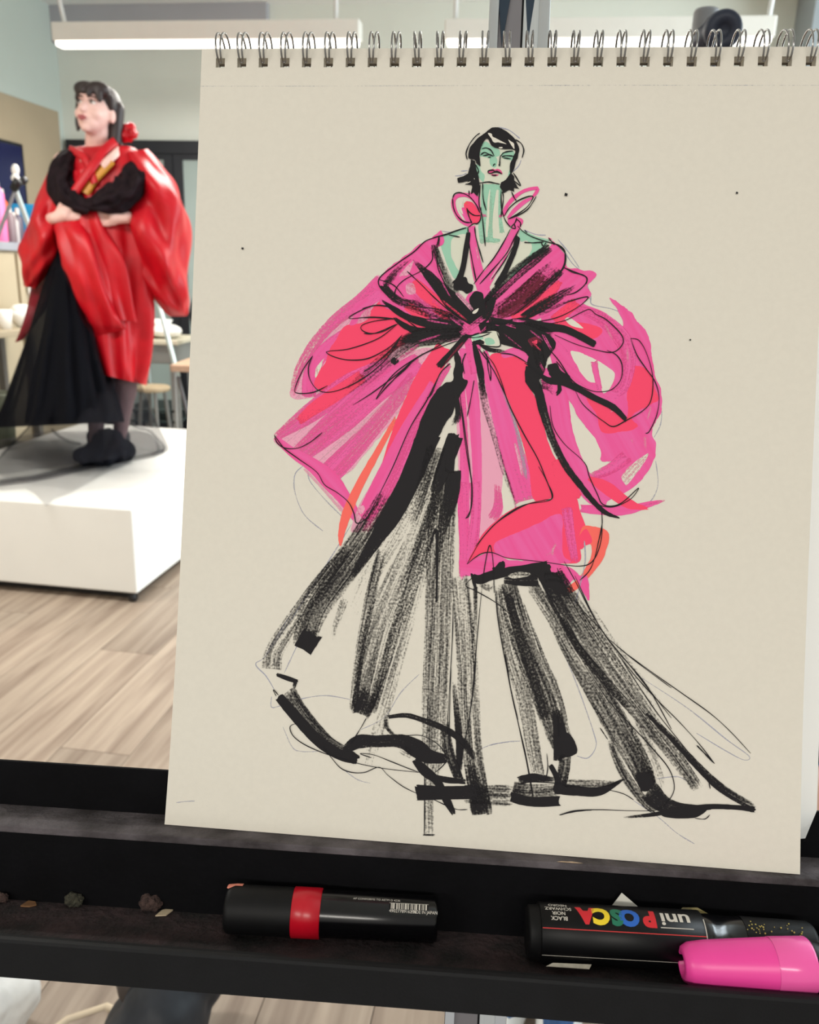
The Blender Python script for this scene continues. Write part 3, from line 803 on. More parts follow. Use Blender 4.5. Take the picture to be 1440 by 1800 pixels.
for p in ([(740, 100), (1000, 270), (1200, 430), (1315, 515), (1290, 535), (1200, 490), (1050, 400)], [(730, 740), (850, 820), (950, 905), (1040, 960)], [(380, 0), (450, 170), (530, 400), (540, 470), (500, 525), (445, 515)], [(0, 462), (80, 445), (160, 440)], [(850, 630), (950, 620), (1000, 640)]): k.line(p, 1.8, PU, .45)
CROP = cG
for p in ([(1270, 520), (1340, 495), (1440, 482)], [(520, 640), (590, 690), (660, 710)], [(180, 400), (230, 510), (280, 535), (370, 535)], [(610, 415), (740, 345), (830, 210), (930, 110)]): k.line(p, 1.7, PU, .5)
CROP = c1
k.line([(310, 1411), (325, 1409), (343, 1408)], 1.6, PU, .45)
CROP = cA
for p in ([(190, 525), (250, 520), (290, 500)], [(240, 485), (300, 480)], [(560, 115), (650, 140), (740, 210)], [(680, 490), (730, 440), (750, 390)], [(770, 980), (880, 1020), (960, 1025)], [(1060, 1060), (1160, 1180), (1240, 1300)], [(80, 990), (170, 1000), (260, 960)], [(1100, 1140), (1180, 1260), (1260, 1330)]): k.line(p, 2.0, PU, .3)
k.build('pale blue pencil lines', 'stuff')

k = Ink('perforation'); CROP = c1
k.line([(352, 152), (700, 151), (1080, 150), (1464, 150)], 1.2, PU, .82, False)
k.build('faint perforation line under the binding')
# ---- face, neck and shoulders
k = Ink('drawn_face'); CROP = cA
k.fill([(410, 255), (450, 232), (520, 285), (600, 300), (695, 305), (700, 380), (672, 455), (640, 530), (600, 590), (520, 588), (430, 582), (390, 520), (365, 440), (395, 420), (402, 330)], SK, -.6)
k.fill([(418, 250), (455, 235), (500, 275), (560, 300), (572, 345), (520, 365), (430, 325), (408, 310)], TE, -.3)
k.fill([(404, 325), (440, 315), (470, 335), (515, 360), (500, 375), (430, 365), (406, 355)], TE, -.4)
k.fill([(485, 375), (530, 362), (552, 400), (540, 442), (515, 450), (490, 425)], TE, -.4)
k.fill([(585, 340), (640, 318), (690, 320), (690, 400), (650, 392), (600, 378)], TE, -.3)
k.fill([(368, 432), (400, 440), (412, 480), (440, 520), (432, 575), (398, 545), (372, 500)], TE, -.35)
k.fill([(660, 455), (690, 410), (690, 450), (655, 520), (640, 520)], TE, -.2)
k.build('pale green tinted face')
k = Ink('drawn_neck'); CROP = cA
k.fill([(405, 590), (430, 600), (575, 600), (585, 760), (595, 860), (650, 960), (620, 1020), (570, 1090), (470, 1092), (400, 1030), (385, 960), (412, 880)], SK, -.6)
k.brush([(455, 600), (440, 720), (435, 860), (420, 960), (430, 1090)], [70, 55, 50, 60, 50], TE, [-.3, -.1, -.1, 0, .1], edge=.1)
k.brush([(520, 600), (500, 800), (490, 1000), (490, 1080)], [60, 35, 40, 60], TE, [-.3, .25, .2, .0], edge=.1)
k.brush([(455, 615), (570, 620)], 45, TE, -.4)
k.brush([(575, 640), (570, 800), (575, 900), (590, 1010)], [26, 26, 30, 40], TE, .1, edge=.1)
k.brush([(455, 1060), (560, 1075)], 40, TE, .1)
k.fill([(60, 1045), (160, 1000), (290, 955), (300, 1012), (180, 1050), (158, 1120), (165, 1210), (230, 1340), (185, 1395), (110, 1240), (75, 1130)], TE, -.4)
k.fill([(735, 985), (850, 1025), (975, 1062), (960, 1105), (880, 1200), (720, 1345), (640, 1385), (800, 1215), (842, 1120), (800, 1075), (745, 1075)], TE, -.4)
k.fill([(750, 1090), (830, 1090), (835, 1150), (790, 1230), (680, 1330), (640, 1340), (700, 1200)], SK, -.3)
k.fill([(165, 1060), (290, 1025), (250, 1250), (230, 1330), (175, 1220)], SK, -.3)
k.build('pale green tinted neck and shoulders')

# ---- pink and coral washes
k = Ink('drawn_sleeve'); CROP = cC
k.fill([(745, 20), (700, 55), (590, 195), (450, 325), (330, 475), (235, 625), (180, 770), (260, 795), (380, 772), (500, 765), (640, 680), (760, 590), (900, 505), (1000, 445), (1250, 425), (1270, 320), (1000, 255), (850, 205), (780, 120)], PL, .12, ang=-48, rag=2)
k.brush([(195, 770), (240, 610), (340, 440), (480, 290), (640, 180), (770, 70)], [40, 60, 70, 80, 110, 140], PK, [.55, .4, .35, .3, .15, .1], edge=.3)
k.brush([(300, 780), (310, 640), (390, 500), (540, 370)], [90, 90, 90, 60], PK, [.15, -.1, .0, .1], edge=.2)
k.fill([(770, 160), (690, 240), (640, 300), (520, 345), (470, 420), (425, 500), (400, 570), (340, 660), (340, 720), (400, 752), (520, 740), (700, 620), (870, 470), (1050, 385), (1000, 300), (850, 215)], CO, -.35, ang=-40, rag=1.5)
k.fill([(600, 190), (680, 165), (690, 230), (650, 290), (560, 330), (590, 260)], PK, -.2, ang=-40)
k.fill([(640, 250), (690, 225), (680, 285), (600, 320)], PL, .35)
k.fill([(336, 640), (352, 590), (400, 535), (375, 600), (345, 660)], WH, .3)
k.build('pink and coral wash of the left puffed sleeve')

k = Ink('drawn_sleeve'); CROP = cD
k.fill([(560, 190), (760, 170), (850, 215), (960, 262), (1060, 335), (1040, 250), (975, 155), (1080, 220), (1180, 330), (1232, 430), (1262, 640), (1300, 750), (1300, 880), (1245, 1010), (1272, 1090), (1245, 1215), (1150, 1335), (1050, 1400), (900, 1465), (860, 1310), (980, 1240), (1060, 1170), (930, 1195), (890, 1085), (830, 980), (770, 890), (720, 800), (640, 700), (600, 520), (560, 420)], PK, -.42, ang=60, rag=2)
k.fill([(600, 330), (720, 300), (900, 340), (930, 380), (840, 420), (660, 350)], CO, -.1, ang=20)
k.fill([(830, 790), (930, 790), (1080, 925), (1090, 760), (1100, 610), (1160, 590), (1240, 630), (1262, 720), (1290, 800), (1240, 830), (1120, 910), (1160, 970), (1080, 1000), (930, 1010), (900, 900)], CO, -.35, ang=60, rag=1.5)
k.brush([(760, 220), (930, 290), (1060, 420), (1100, 560), (1060, 730), (960, 770)], [40, 80, 110, 90, 70, 40], PK, .25, edge=.3)
k.brush([(600, 440), (700, 560), (850, 700), (960, 760), (1030, 780)], [90, 110, 60, 50, 30], PK, -.1)
k.fill([(690, 285), (740, 290), (815, 350), (740, 335)], WH, -.2, ang=30)
k.fill([(730, 500), (800, 505), (870, 540), (960, 590), (1012, 640), (985, 720), (940, 760), (915, 700), (850, 690), (790, 620)], WH, -.6, ang=30)
k.brush([(880, 560), (890, 620), (915, 730)], [45, 40, 30], PK, .05)
k.fill([(718, 820), (760, 900), (850, 1000), (895, 1060), (925, 1140), (920, 1190), (960, 1210), (850, 1285), (790, 1200), (745, 1080), (725, 950)], WH, -.7, ang=70)
k.fill([(1060, 1270), (1200, 1150), (1215, 1170), (1100, 1330), (1075, 1330)], WH, .36, ang=-48)
for p in ([(1090, 480), (1095, 560)], [(950, 330), (1000, 430)], [(1240, 850), (1220, 920)], [(1120, 1050), (1125, 1075)], [(980, 880), (1040, 840)], [(1200, 1030), (1205, 1110)]): k.brush(p, 14, PL, .5)
k.brush([(860, 1290), (980, 1240), (1090, 1160)], [50, 70, 90], PK, [.4, .2, .1], edge=.3)
k.build('pink and coral wash of the right puffed sleeve')

k = Ink('drawn_coat'); CROP = cC
# left panel
k.fill([(1060, 470), (800, 560), (560, 670), (330, 830), (85, 1030), (130, 1110), (260, 1220), (380, 1335), (500, 1480), (600, 1580), (640, 1540), (490, 1330), (560, 1260), (640, 1160), (850, 905), (950, 710), (1100, 560)], PL, .05, ang=-42, rag=1.5)
k.brush([(90, 1040), (330, 870), (560, 700), (820, 570)], [50, 130, 130, 90], PK, [.4, .25, .15, .2], edge=.3)
k.brush([(240, 1150), (500, 930), (720, 740), (1000, 560)], [120, 180, 170, 120], PK, [.35, .2, .1, .1], edge=.2)
k.brush([(430, 1270), (650, 1040), (850, 800), (960, 640)], [150, 120, 90, 60], PK, [.15, .4, .5, .4], edge=.2)
k.brush([(235, 940), (330, 860), (450, 780), (640, 650)], [50, 80, 90, 80], CO, [.25, .1, .0, .15], edge=.25)
k.brush([(90, 1040), (190, 1130), (330, 1220), (430, 1310), (520, 1420), (610, 1560)], [30, 60, 90, 120, 90, 60], PK, -.5, edge=.15)
k.brush([(270, 1240), (400, 1380), (520, 1520)], [14, 16, 20], PL, .45)
# orange edge and second panel
k.brush([(850, 920), (740, 1120), (620, 1340), (540, 1520), (505, 1650), (500, 1728)], [24, 40, 52, 60, 40, 14], OR, [.1, -.2, -.3, -.2, -.1, .2], edge=.15)
k.brush([(590, 1640), (640, 1500), (720, 1350)], [60, 70, 60], PL, .3)
k.brush([(1160, 470), (1050, 650), (940, 860), (860, 1040), (790, 1230)], [110, 130, 110, 90, 70], CO, -.35, edge=.2)
k.brush([(1090, 700), (930, 1000), (800, 1280), (690, 1480), (640, 1550)], [60, 110, 140, 120, 70], PK, [-.1, -.3, -.4, -.4, -.2], edge=.2)
k.brush([(1190, 580), (1050, 820), (960, 1020), (850, 1280), (740, 1500), (640, 1640)], [30, 50, 60, 60, 70, 60], PK, [.2, .25, .3, .3, .35, .5], edge=.2)
k.fill([(612, 1490), (640, 1470), (650, 1500), (625, 1530)], PL, .0)
# centre
CROP = cD
k.fill([(20, 440), (130, 430), (185, 700), (260, 950), (300, 1200), (340, 1400), (390, 1500), (250, 1600), (110, 1728), (40, 1728), (25, 1300), (10, 900)], PL, -.3, ang=88)
k.fill([(300, 1300), (310, 1290), (380, 1480), (300, 1530)], WH, -.5)
CROP = cF
k.fill([(95, 100), (160, 100), (320, 100), (365, 200), (365, 310), (240, 430), (160, 600), (250, 640), (140, 695), (105, 690), (95, 400)], PL, -.25, ang=90)
CROP = cD
k.brush([(70, 480), (110, 760), (130, 1000), (140, 1250), (135, 1500), (120, 1720)], [90, 80, 70, 60, 60, 60], PK, [-.2, -.2, -.2, -.1, .1, .2], edge=.2)
k.brush([(35, 700), (55, 1000), (60, 1300), (60, 1728)], [50, 50, 60, 60], PK, [.1, .0, .0, .1], edge=.2)
k.brush([(110, 420), (130, 640)], [110, 60], PK, -.1)
CROP = cF
k.brush([(115, 100), (120, 300), (130, 500), (125, 690)], [60, 60, 60, 60], PK, [.1, 0, .0, .2], edge=.15)
k.brush([(195, 100), (200, 300), (180, 500), (190, 640)], [70, 60, 60, 80], PK, [.1, .1, .1, .1], edge=.2)
k.brush([(340, 120), (345, 250), (310, 330)], [40, 60, 70], PK, [.5, .3, .3], edge=.2)
CROP = cD
k.brush([(180, 500), (240, 700), (310, 950), (380, 1200), (450, 1440)], [50, 100, 130, 150, 150], PK, [-.2, -.2, -.2, -.1, .05], edge=.2)
k.fill([(225, 530), (330, 510), (450, 570), (462, 700), (530, 830), (560, 950), (600, 1100), (690, 1270), (740, 1330), (600, 1430), (500, 1440), (470, 1260), (420, 1050), (340, 830), (270, 660)], CO, -.45, ang=68, rag=1.2)
k.brush([(300, 740), (370, 920), (420, 1120), (450, 1300)], [16, 22, 26, 20], PU, .48, edge=.1)
k.brush([(380, 1080), (410, 1200), (425, 1280)], [14, 18, 12], PL, .2)
k.brush([(300, 520), (400, 500), (480, 560)], [40, 60, 40], PK, -.1)
# right of the black line, down to the pointed tail
k.brush([(590, 600), (640, 800), (680, 1000), (760, 1220), (860, 1380), (960, 1450)], [110, 150, 130, 120, 130, 110], PK, -.35, edge=.2)
k.brush([(800, 1490), (930, 1500), (1080, 1500), (1240, 1460), (1330, 1438)], [50, 60, 60, 34, 6], PK, [.0, -.2, -.2, .1, .4], edge=.25)
k.brush([(850, 1300), (960, 1360), (1100, 1460), (1220, 1490)], [30, 80, 60, 16], CO, -.3, edge=.2)
k.brush([(640, 1190), (690, 1300), (780, 1420)], [60, 100, 60], CO, -.1)
k.build('pink and coral wash of the coat')

k = Ink('drawn_coat_hem'); CROP = cF
k.fill([(690, 205), (600, 215), (520, 240), (440, 270), (370, 312), (300, 370), (235, 445), (150, 612), (230, 560), (300, 545), (400, 580), (600, 600), (700, 612), (860, 600), (862, 470), (895, 400), (870, 300), (820, 150), (740, 60), (680, 90)], CO, -.5, ang=70, rag=1.0)
k.fill([(330, 480), (440, 430), (560, 380), (735, 300), (750, 420), (760, 560), (800, 605), (640, 612), (420, 582), (330, 552)], PK, -.3, ang=60, rag=1.5)
k.fill([(105, 560), (150, 600), (300, 540), (420, 590), (640, 605), (760, 625), (740, 690), (600, 640), (400, 640), (300, 660), (220, 690), (140, 692), (105, 690)], PK, -.35, ang=5, rag=1.5)
k.brush([(780, 260), (800, 420), (830, 600)], [70, 60, 50], PK, .25)
k.fill([(880, 380), (950, 380), (1010, 395), (1046, 430), (1040, 500), (1005, 590), (930, 690), (840, 780), (800, 800), (780, 770), (860, 700), (920, 600), (938, 520), (925, 490), (870, 520), (858, 470)], OR, -.2, ang=-60, rag=1.3)
k.fill([(860, 440), (905, 395), (940, 470), (900, 500), (862, 520)], CO, -.3)
k.fill([(700, 635), (800, 640), (860, 690), (905, 690), (922, 800), (918, 845), (880, 790), (830, 720), (770, 760), (730, 700)], PK, -.25, ang=60, rag=1.5)
k.brush([(690, 560), (690, 530), (710, 490)], 16, PL, .45); k.brush([(650, 560), (690, 540)], 12, PL, .5)
k.line([(890, 470), (895, 600), (860, 760), (830, 870)], 2.2, PU, .3)
k.build('pink and coral wash of the turned hem')

k = Ink('drawn_shawl'); CROP = cB
k.fill([(465, 20), (420, 55), (370, 85), (300, 130), (200, 205), (50, 345), (110, 395), (105, 470), (320, 560), (600, 610), (650, 560), (640, 500), (550, 430), (470, 280), (435, 140), (480, 95)], PK, -.45, ang=48, rag=2)
k.fill([(1110, 62), (1180, 120), (1215, 170), (1225, 240), (1300, 250), (1400, 282), (1345, 345), (1370, 400), (1300, 470), (1220, 500), (1000, 560), (740, 600), (715, 520), (760, 420), (930, 270), (1130, 110)], PK, -.45, ang=-42, rag=2)
k.fill([(620, 420), (680, 380), (740, 420), (740, 560), (700, 640), (610, 640), (590, 560)], PK, -.3)
k.brush([(300, 330), (420, 450), (520, 550)], [60, 90, 60], CO, .0); k.brush([(260, 470), (380, 560)], 60, CO, -.1)
k.brush([(900, 560), (1050, 470), (1180, 330)], [70, 80, 40], CO, [-.2, .05, .2]); k.brush([(1150, 560), (1280, 450)], [70, 60], CO, .1)
k.fill([(215, 290), (255, 240), (300, 200), (270, 280), (240, 290)], PL, .1, ang=48); k.fill([(255, 345), (300, 340), (310, 400), (260, 400)], PL, .25, ang=30)
k.brush([(1090, 290), (1010, 380), (900, 470), (800, 530)], [110, 130, 110, 60], DR, [.35, .2, .25, .2], edge=.3)
k.brush([(330, 240), (440, 340)], [50, 30], PL, .55)
# collar loops and halter straps
CROP = cA
k.brush([(330, 945), (245, 905), (190, 815), (180, 730), (225, 690), (300, 690), (370, 750), (405, 840)], [30, 34, 36, 34, 34, 34, 34, 30], PK, -.5, edge=.1)
k.fill([(310, 670), (390, 700), (400, 800), (370, 760)], PK, -.3)
k.fill([(268, 770), (290, 742), (340, 750), (385, 810), (408, 870), (395, 915), (335, 930), (300, 850), (270, 800)], CO, -.4, ang=60)
k.brush([(250, 800), (290, 880), (330, 930)], [40, 40, 40], PK, -.3)
k.brush([(275, 750), (300, 760)], 24, OR, .1); k.fill([(225, 800), (240, 730), (265, 725), (250, 790), (260, 850)], WH, .1)
k.brush([(420, 860), (460, 860)], 30, PK, .1)
k.brush([(605, 860), (625, 790), (690, 710), (780, 650), (885, 630), (875, 670), (845, 705)], [26, 34, 34, 30, 30, 30, 20], PK, -.5, edge=.1)
k.brush([(640, 880), (690, 820), (770, 750), (840, 712)], [20, 34, 34, 20], PK, -.4, edge=.1)
k.fill([(640, 885), (720, 870), (765, 900), (750, 945), (690, 930), (650, 950)], PK, -.4)
k.brush([(570, 870), (600, 850)], 26, PK, .1)
k.brush([(335, 950), (345, 1100), (375, 1290), (420, 1440), (470, 1600)], [52, 66, 90, 110, 100], PK, -.4, edge=.1)
k.brush([(725, 930), (650, 1080), (560, 1230), (480, 1360), (420, 1460)], [60, 70, 90, 100, 120], PK, -.4, edge=.1)
k.brush([(370, 1130), (390, 1240)], 8, PL, .2); k.brush([(640, 1150), (570, 1270), (490, 1400)], [12, 12, 14], PL, .1)
k.build('pink wash of the shawl collar and halter')
CROP = c1
k = Ink('drawn_lips'); CROP = cA
k.fill([(468, 498), (485, 478), (512, 466), (530, 472), (552, 466), (578, 480), (592, 510), (560, 502), (535, 494), (505, 506), (482, 508)], LI, -.6, rag=.3)
k.fill([(495, 514), (520, 512), (560, 514), (545, 526), (515, 528)], LI, -.4, rag=.3)
k.build('pink lips')

# ---- black brushwork
k = Ink('drawn_skirt'); CROP = cE
CROP = c1
k.brush([(787, 824), (776, 919), (772, 1030), (768, 1141), (764, 1246), (763, 1329)], [42, 52, 48, 46, 46, 42], K, [.26, .36, .4, .42, .42, .44], edge=.15)
k.brush([(808, 1012), (816, 1098), (822, 1181), (824, 1246), (831, 1329), (847, 1431)], [31, 34, 38, 40, 36, 38], K, [.45, .46, .46, .46, .4, .22], edge=.1)
k.brush([(877, 1031), (884, 1084), (899, 1153), (924, 1237), (938, 1317), (948, 1366)], [17, 20, 26, 27, 25, 20], K, [.44, .46, .48, .48, .46, .46], edge=.12)
k.brush([(891, 1024), (905, 1076), (930, 1148), (959, 1219), (981, 1289), (999, 1325)], [31, 42, 50, 54, 44, 34], K, [.28, .31, .34, .32, .24, -.02], edge=.2)
k.brush([(935, 1029), (974, 1087), (1007, 1148), (1052, 1219), (1089, 1282), (1124, 1344), (1141, 1386)], [22, 26, 32, 42, 46, 40, 28], K, [.35, .38, .36, .32, .3, .22, -.1], edge=.18)
k.brush([(969, 1012), (997, 1064), (1030, 1116), (1064, 1164), (1098, 1212), (1138, 1265), (1183, 1324), (1226, 1386)], [44, 52, 54, 48, 42, 34, 28, 22], K, [.0, .22, .34, .36, .33, .32, .36, .34], edge=.28, skew=-.05)
CROP = cE
k.brush([(1150, 160), (1000, 430), (880, 640), (760, 830), (640, 1100)], [60, 90, 110, 130, 60], K, [.5, .62, .68, .7, .85], edge=.2)
k.brush([(880, 330), (700, 640), (520, 880), (400, 1060), (330, 1280)], [140, 190, 200, 190, 130], K, [.45, .34, .32, .36, .3], edge=.2)
k.brush([(620, 660), (500, 810), (330, 1040), (160, 1300), (140, 1420)], [50, 90, 110, 120, 130], K, [.35, .38, .45, .46, .40], edge=.15, ends=(.2, .1))
k.brush([(400, 1190), (335, 1300)], [130, 120], K, [-.05, -.5], ends=(.6, .1), edge=.1)
k.brush([(600, 980), (540, 1150), (520, 1245)], [60, 40, 14], K, [.45, .5, .6])
k.brush([(1135, -70), (1010, 230), (900, 440), (800, 600), (640, 850)], [150, 130, 130, 90, 40], K, [-.6, -.5, -.35, .05, .3], edge=.25)
k.brush([(1170, 330), (1060, 640), (950, 900), (850, 1130), (780, 1380), (700, 1710)], [110, 180, 230, 250, 210, 130], K, [.5, .52, .55, .50, .40, .34], edge=.05)
k.brush([(835, 680), (765, 950), (690, 1350), (650, 1700)], [60, 70, 60, 50], K, [.42, .36, .40, .40], edge=.25)
k.brush([(1190, 300), (1060, 700), (960, 1050), (870, 1350), (770, 1700)], [70, 90, 80, 70, 60], K, [.36, .36, .42, .44, .3], edge=.25)
k.brush([(760, 1560), (700, 1715)], [130, 110], K, [.3, .12], edge=.2)
k.brush([(1150, 620), (1060, 950), (940, 1370), (850, 1680), (790, 1860), (740, 2060)], [40, 60, 66, 80, 90, 60], K, [.5, .5, .5, .56, .62, .8], edge=.2)
k.brush([(1290, 170), (1270, 330), (1210, 560), (1170, 860)], [90, 100, 60, 20], K, [-.2, .08, .25, .5], edge=.3)
k.brush([(1300, -50), (1215, 180), (1160, 330)], [100, 90, 50], K, [-.3, .0, .3], edge=.3)
k.brush([(1180, 20), (1090, 300), (1010, 520)], [120, 100, 50], K, [.3, .42, .6], edge=.2)
k.brush([(1140, 640), (1180, 560), (1180, 1000)], [14, 18, 12], K, .1)
CROP = cG
k.brush([(1010, 560), (985, 760), (985, 990)], [110, 60, 52], K, [.46, .5, .46], edge=.1, ends=(0, .2))
k.line([(958, 560), (960, 800), (958, 995)], 1.6); k.brush([(955, 992), (1010, 994)], 10, K, .1)
CROP = cF
k.brush([(200, 760), (200, 880), (195, 1030), (180, 1300)], [30, 26, 30, 20], K, [.15, .3, .45, .55], edge=.2)
CROP = cG
k.brush([(1210, 600), (1265, 875)], [70, 90], K, [.35, .05], edge=.2)
k.brush([(1120, 150), (1150, 480), (1150, 640)], [20, 40, 30], K, [.3, .1, .2])
k.brush([(1070, 380), (1090, 520), (1150, 690)], [50, 60, 50], K, [.25, .25, .1], edge=.3)
k.brush([(760, 345), (860, 336), (960, 365), (1060, 405), (1150, 460), (1210, 530), (1240, 590)], [18, 26, 30, 34, 40, 36, 14], K, [-.1, .12, .12, .1, .05, .1, .2], edge=.3)
k.brush([(748, 345), (752, 400), (800, 455)], [20, 26, 18], K, .2, edge=.3)
k.brush([(1000, 670), (1080, 690), (1180, 700)], [26, 34, 26], K, .0, edge=.3)
k.brush([(205, 205), (270, 310), (400, 470), (520, 555)], [100, 90, 90, 70], K, [.28, .25, .25, .3], edge=.15)
k.brush([(160, 235), (250, 340), (370, 470), (480, 545), (585, 580)], [50, 60, 60, 60, 50], K, [-.5, -.4, -.3, -.2, -.3], edge=.3)
k.brush([(530, 520), (600, 480), (700, 478), (830, 478), (920, 520), (980, 560), (1080, 575)], [50, 76, 66, 76, 100, 80, 46], K, [.1, -.05, .1, .05, -.1, -.2, -.3], edge=.35)
k.brush([(510, 520), (590, 575)], [40, 40], K, -.3)
k.brush([(830, 520), (900, 560)], [60, 40], K, .45)
k.brush([(905, 580), (960, 640), (1030, 700), (1080, 800), (1120, 875)], [34, 56, 44, 44, 26], K, [-.1, -.4, -.4, -.3, -.1], edge=.2)
k.brush([(920, 760), (1050, 762), (1180, 760), (1300, 760), (1440, 765)], [86, 74, 74, 80, 100], K, [-.3, -.25, -.05, .35, .42], edge=.3)
k.brush([(920, 725), (940, 790)], [30, 40], K, -.3)
k.brush([(1180, 810), (1320, 815), (1440, 820)], [20, 30, 30], K, .4)
k.brush([(150, 112), (200, 130), (258, 150)], [18, 26, 22], K, [.0, -.4, -.4]); k.brush([(250, 145), (240, 190)], [24, 14], K, [-.2, .35])
CROP = cF
k.brush([(410, 800), (470, 1050), (560, 1320), (650, 1600)], [50, 60, 70, 80], K, [.15, .22, .28, .2], edge=.3)
k.brush([(900, 900), (1040, 1120), (1200, 1330), (1400, 1580)], [90, 120, 110, 70], K, [.62, .62, .66, .75], edge=.3)
k.brush([(740, 960), (860, 1160), (1000, 1330), (1170, 1530)], [40, 50, 50, 40], K, [.2, .18, .2, .3], edge=.3)
CROP = cH
k.line([(80, 0), (110, 180), (150, 360), (190, 540), (225, 740)], 2.2, K, .0)
k.brush([(340, 280), (360, 430), (345, 540)], [50, 70, 40], K, [.3, -.1, .0]); k.fill([(345, 410), (400, 400), (432, 440), (442, 500), (370, 520), (350, 480)], K, -.2, rag=1.5)
k.brush([(385, 510), (375, 600), (350, 690)], [60, 60, 60], K, [.3, .25, .0], edge=.2)
k.brush([(310, 560), (345, 630), (350, 690)], [20, 30, 40], K, -.2)
k.brush([(150, 640), (220, 625), (330, 632)], [40, 46, 26], K, [.05, .0, .2], edge=.3)
k.brush([(120, 690), (200, 700), (350, 690)], [100, 90, 70], K, [.1, .3, .35], edge=.3)
k.brush([(110, 720), (210, 745), (355, 742)], [50, 50, 50], K, [-.2, -.15, -.25], edge=.3)
k.brush([(330, 680), (430, 690), (560, 692), (680, 632)], [50, 48, 44, 8], K, [-.3, -.1, -.2, .1], edge=.25); k.brush([(370, 650), (520, 655), (660, 650)], [40, 40, 20], K, .35)
k.brush([(780, 600), (800, 690)], [90, 60], K, [-.1, -.3])
k.brush([(610, 440), (680, 600), (780, 740), (850, 800)], [30, 50, 50, 30], K, [.4, .35, .35, .3])
k.brush([(720, 330), (790, 470), (850, 620), (870, 690)], [50, 90, 70, 30], K, [.6, .55, .58, .6])
k.brush([(810, 690), (870, 750), (960, 780), (1120, 775)], [110, 90, 60, 20], K, [.15, .08, .1, -.1], edge=.2)
k.brush([(800, 300), (930, 430), (1060, 570), (1180, 680), (1340, 775)], [20, 30, 36, 44, 40], K, [.05, .1, .1, .1, .2], edge=.3, skew=-.12)
k.brush([(680, 825), (830, 810), (960, 785), (1120, 770), (1260, 775), (1345, 785)], [8, 20, 28, 26, 24, 30], K, [.3, .1, -.2, -.4, -.5, -.5], edge=.15)
k.fill([(870, 805), (950, 800), (1060, 785), (1100, 785), (1050, 825), (960, 828), (890, 822)], K, -.4)
k.build('dry black brushwork of the sheer skirt')

k = Ink('drawn_hem_black'); CROP = cF  # solid black ink strokes below the drawn hem
k.brush([(190, 700), (230, 715), (300, 690), (420, 665), (560, 655), (660, 650)], [40, 60, 60, 60, 80, 110], K, [-.5, -.5, -.3, -.3, -.5, -.5], edge=.25)
k.brush([(380, 720), (480, 725), (600, 720)], [40, 60, 80], K, [.1, .05, -.1], edge=.3)
k.fill([(575, 640), (620, 605), (660, 620), (690, 660), (740, 700), (770, 760), (790, 830), (730, 800), (640, 750), (590, 700)], K, -.25, ang=45, rag=3)
k.fill([(410, 692), (450, 672), (520, 668), (552, 685), (500, 702), (440, 706)], WH, .46, ang=0)
k.fill([(310, 640), (335, 622), (378, 600), (385, 640), (330, 660)], K, -.3, rag=2)
k.brush([(235, 740), (290, 770), (310, 740)], [40, 50, 30], K, [.4, .5, .5]); k.fill([(170, 680), (195, 690), (212, 780), (190, 760)], K, -.4)
k.brush([(640, 700), (720, 700), (750, 740)], [70, 50, 20], K, [.1, .25, .4])
k.build('black brushwork under the pink hem')

k = Ink('drawn_waist'); CROP = cC
k.fill([(1225, 488), (1250, 520), (1276, 600), (1272, 668), (1302, 682), (1285, 740), (1248, 800), (1200, 900), (1160, 960), (1110, 1050), (1050, 1090), (1000, 1060), (960, 1090), (1000, 960), (1040, 860), (1110, 740), (1160, 700), (1212, 660)], K, -.7, ang=-60, rag=2)
k.brush([(1230, 780), (1245, 900), (1210, 960)], [30, 40, 40], K, [-.2, .1, .3]); k.brush([(1230, 1020), (1200, 1130), (1190, 1260)], [40, 50, 60], K, [-.4, -.1, .1])
CROP = cB
# shawl strokes
DOFF = .16
k.brush([(420, 110), (470, 240), (540, 390), (640, 520)], [40, 50, 60, 60], K, [.0, .16, .2, .0], edge=.25)
k.brush([(300, 200), (380, 280), (470, 380), (560, 470), (680, 560)], [14, 50, 80, 110, 90], K, [.35, .02, -.15, -.3, -.4], edge=.3)
k.brush([(128, 350), (200, 265), (292, 180)], [44, 46, 10], K, [.1, .25, .5], edge=.3)
k.brush([(115, 350), (190, 430), (280, 470), (420, 520), (560, 570)], [40, 50, 60, 80, 90], K, [-.1, .12, .18, .22, .05], edge=.3)
k.brush([(240, 440), (350, 480), (480, 540), (590, 610)], [16, 80, 110, 90], K, [.2, .28, .3, .1], edge=.3)
k.brush([(110, 442), (180, 492), (260, 540), (370, 575), (480, 590), (600, 615)], [8, 34, 40, 56, 70, 70], K, [-.2, -.2, -.1, -.1, -.25, -.1], edge=.3)
k.brush([(185, 548), (240, 590), (320, 625), (440, 640), (590, 636)], [16, 34, 46, 80, 60], K, [-.2, -.1, .0, .05, .1], edge=.3)
k.brush([(600, 650), (460, 660), (320, 670), (210, 740), (100, 830), (-20, 930), (-120, 1000)], [30, 90, 110, 110, 100, 90, 40], K, [.2, .12, .12, .25, .36, .44, .6], edge=.3)
k.brush([(220, 680), (330, 660), (420, 640)], [40, 60, 60], K, [.1, -.1, -.2]); k.fill([(165, 795), (185, 785), (212, 800), (190, 828), (168, 815)], K, -.4, rag=2)
k.brush([(1120, 120), (1020, 195), (900, 290), (800, 390), (720, 470)], [50, 70, 80, 70, 50], K, [.08, .15, .18, .15, -.1], edge=.3)
k.brush([(1150, 235), (1020, 350), (900, 440), (790, 510), (700, 575)], [90, 100, 90, 70, 60], K, [.25, .42, .44, .36, .2], edge=.3)
k.brush([(1190, 265), (1080, 370), (950, 470)], [40, 40, 30], K, [.1, .28, .4], edge=.3)
k.brush([(770, 420), (740, 520), (690, 575)], [60, 60, 60], K, [-.1, .0, .1], edge=.3)
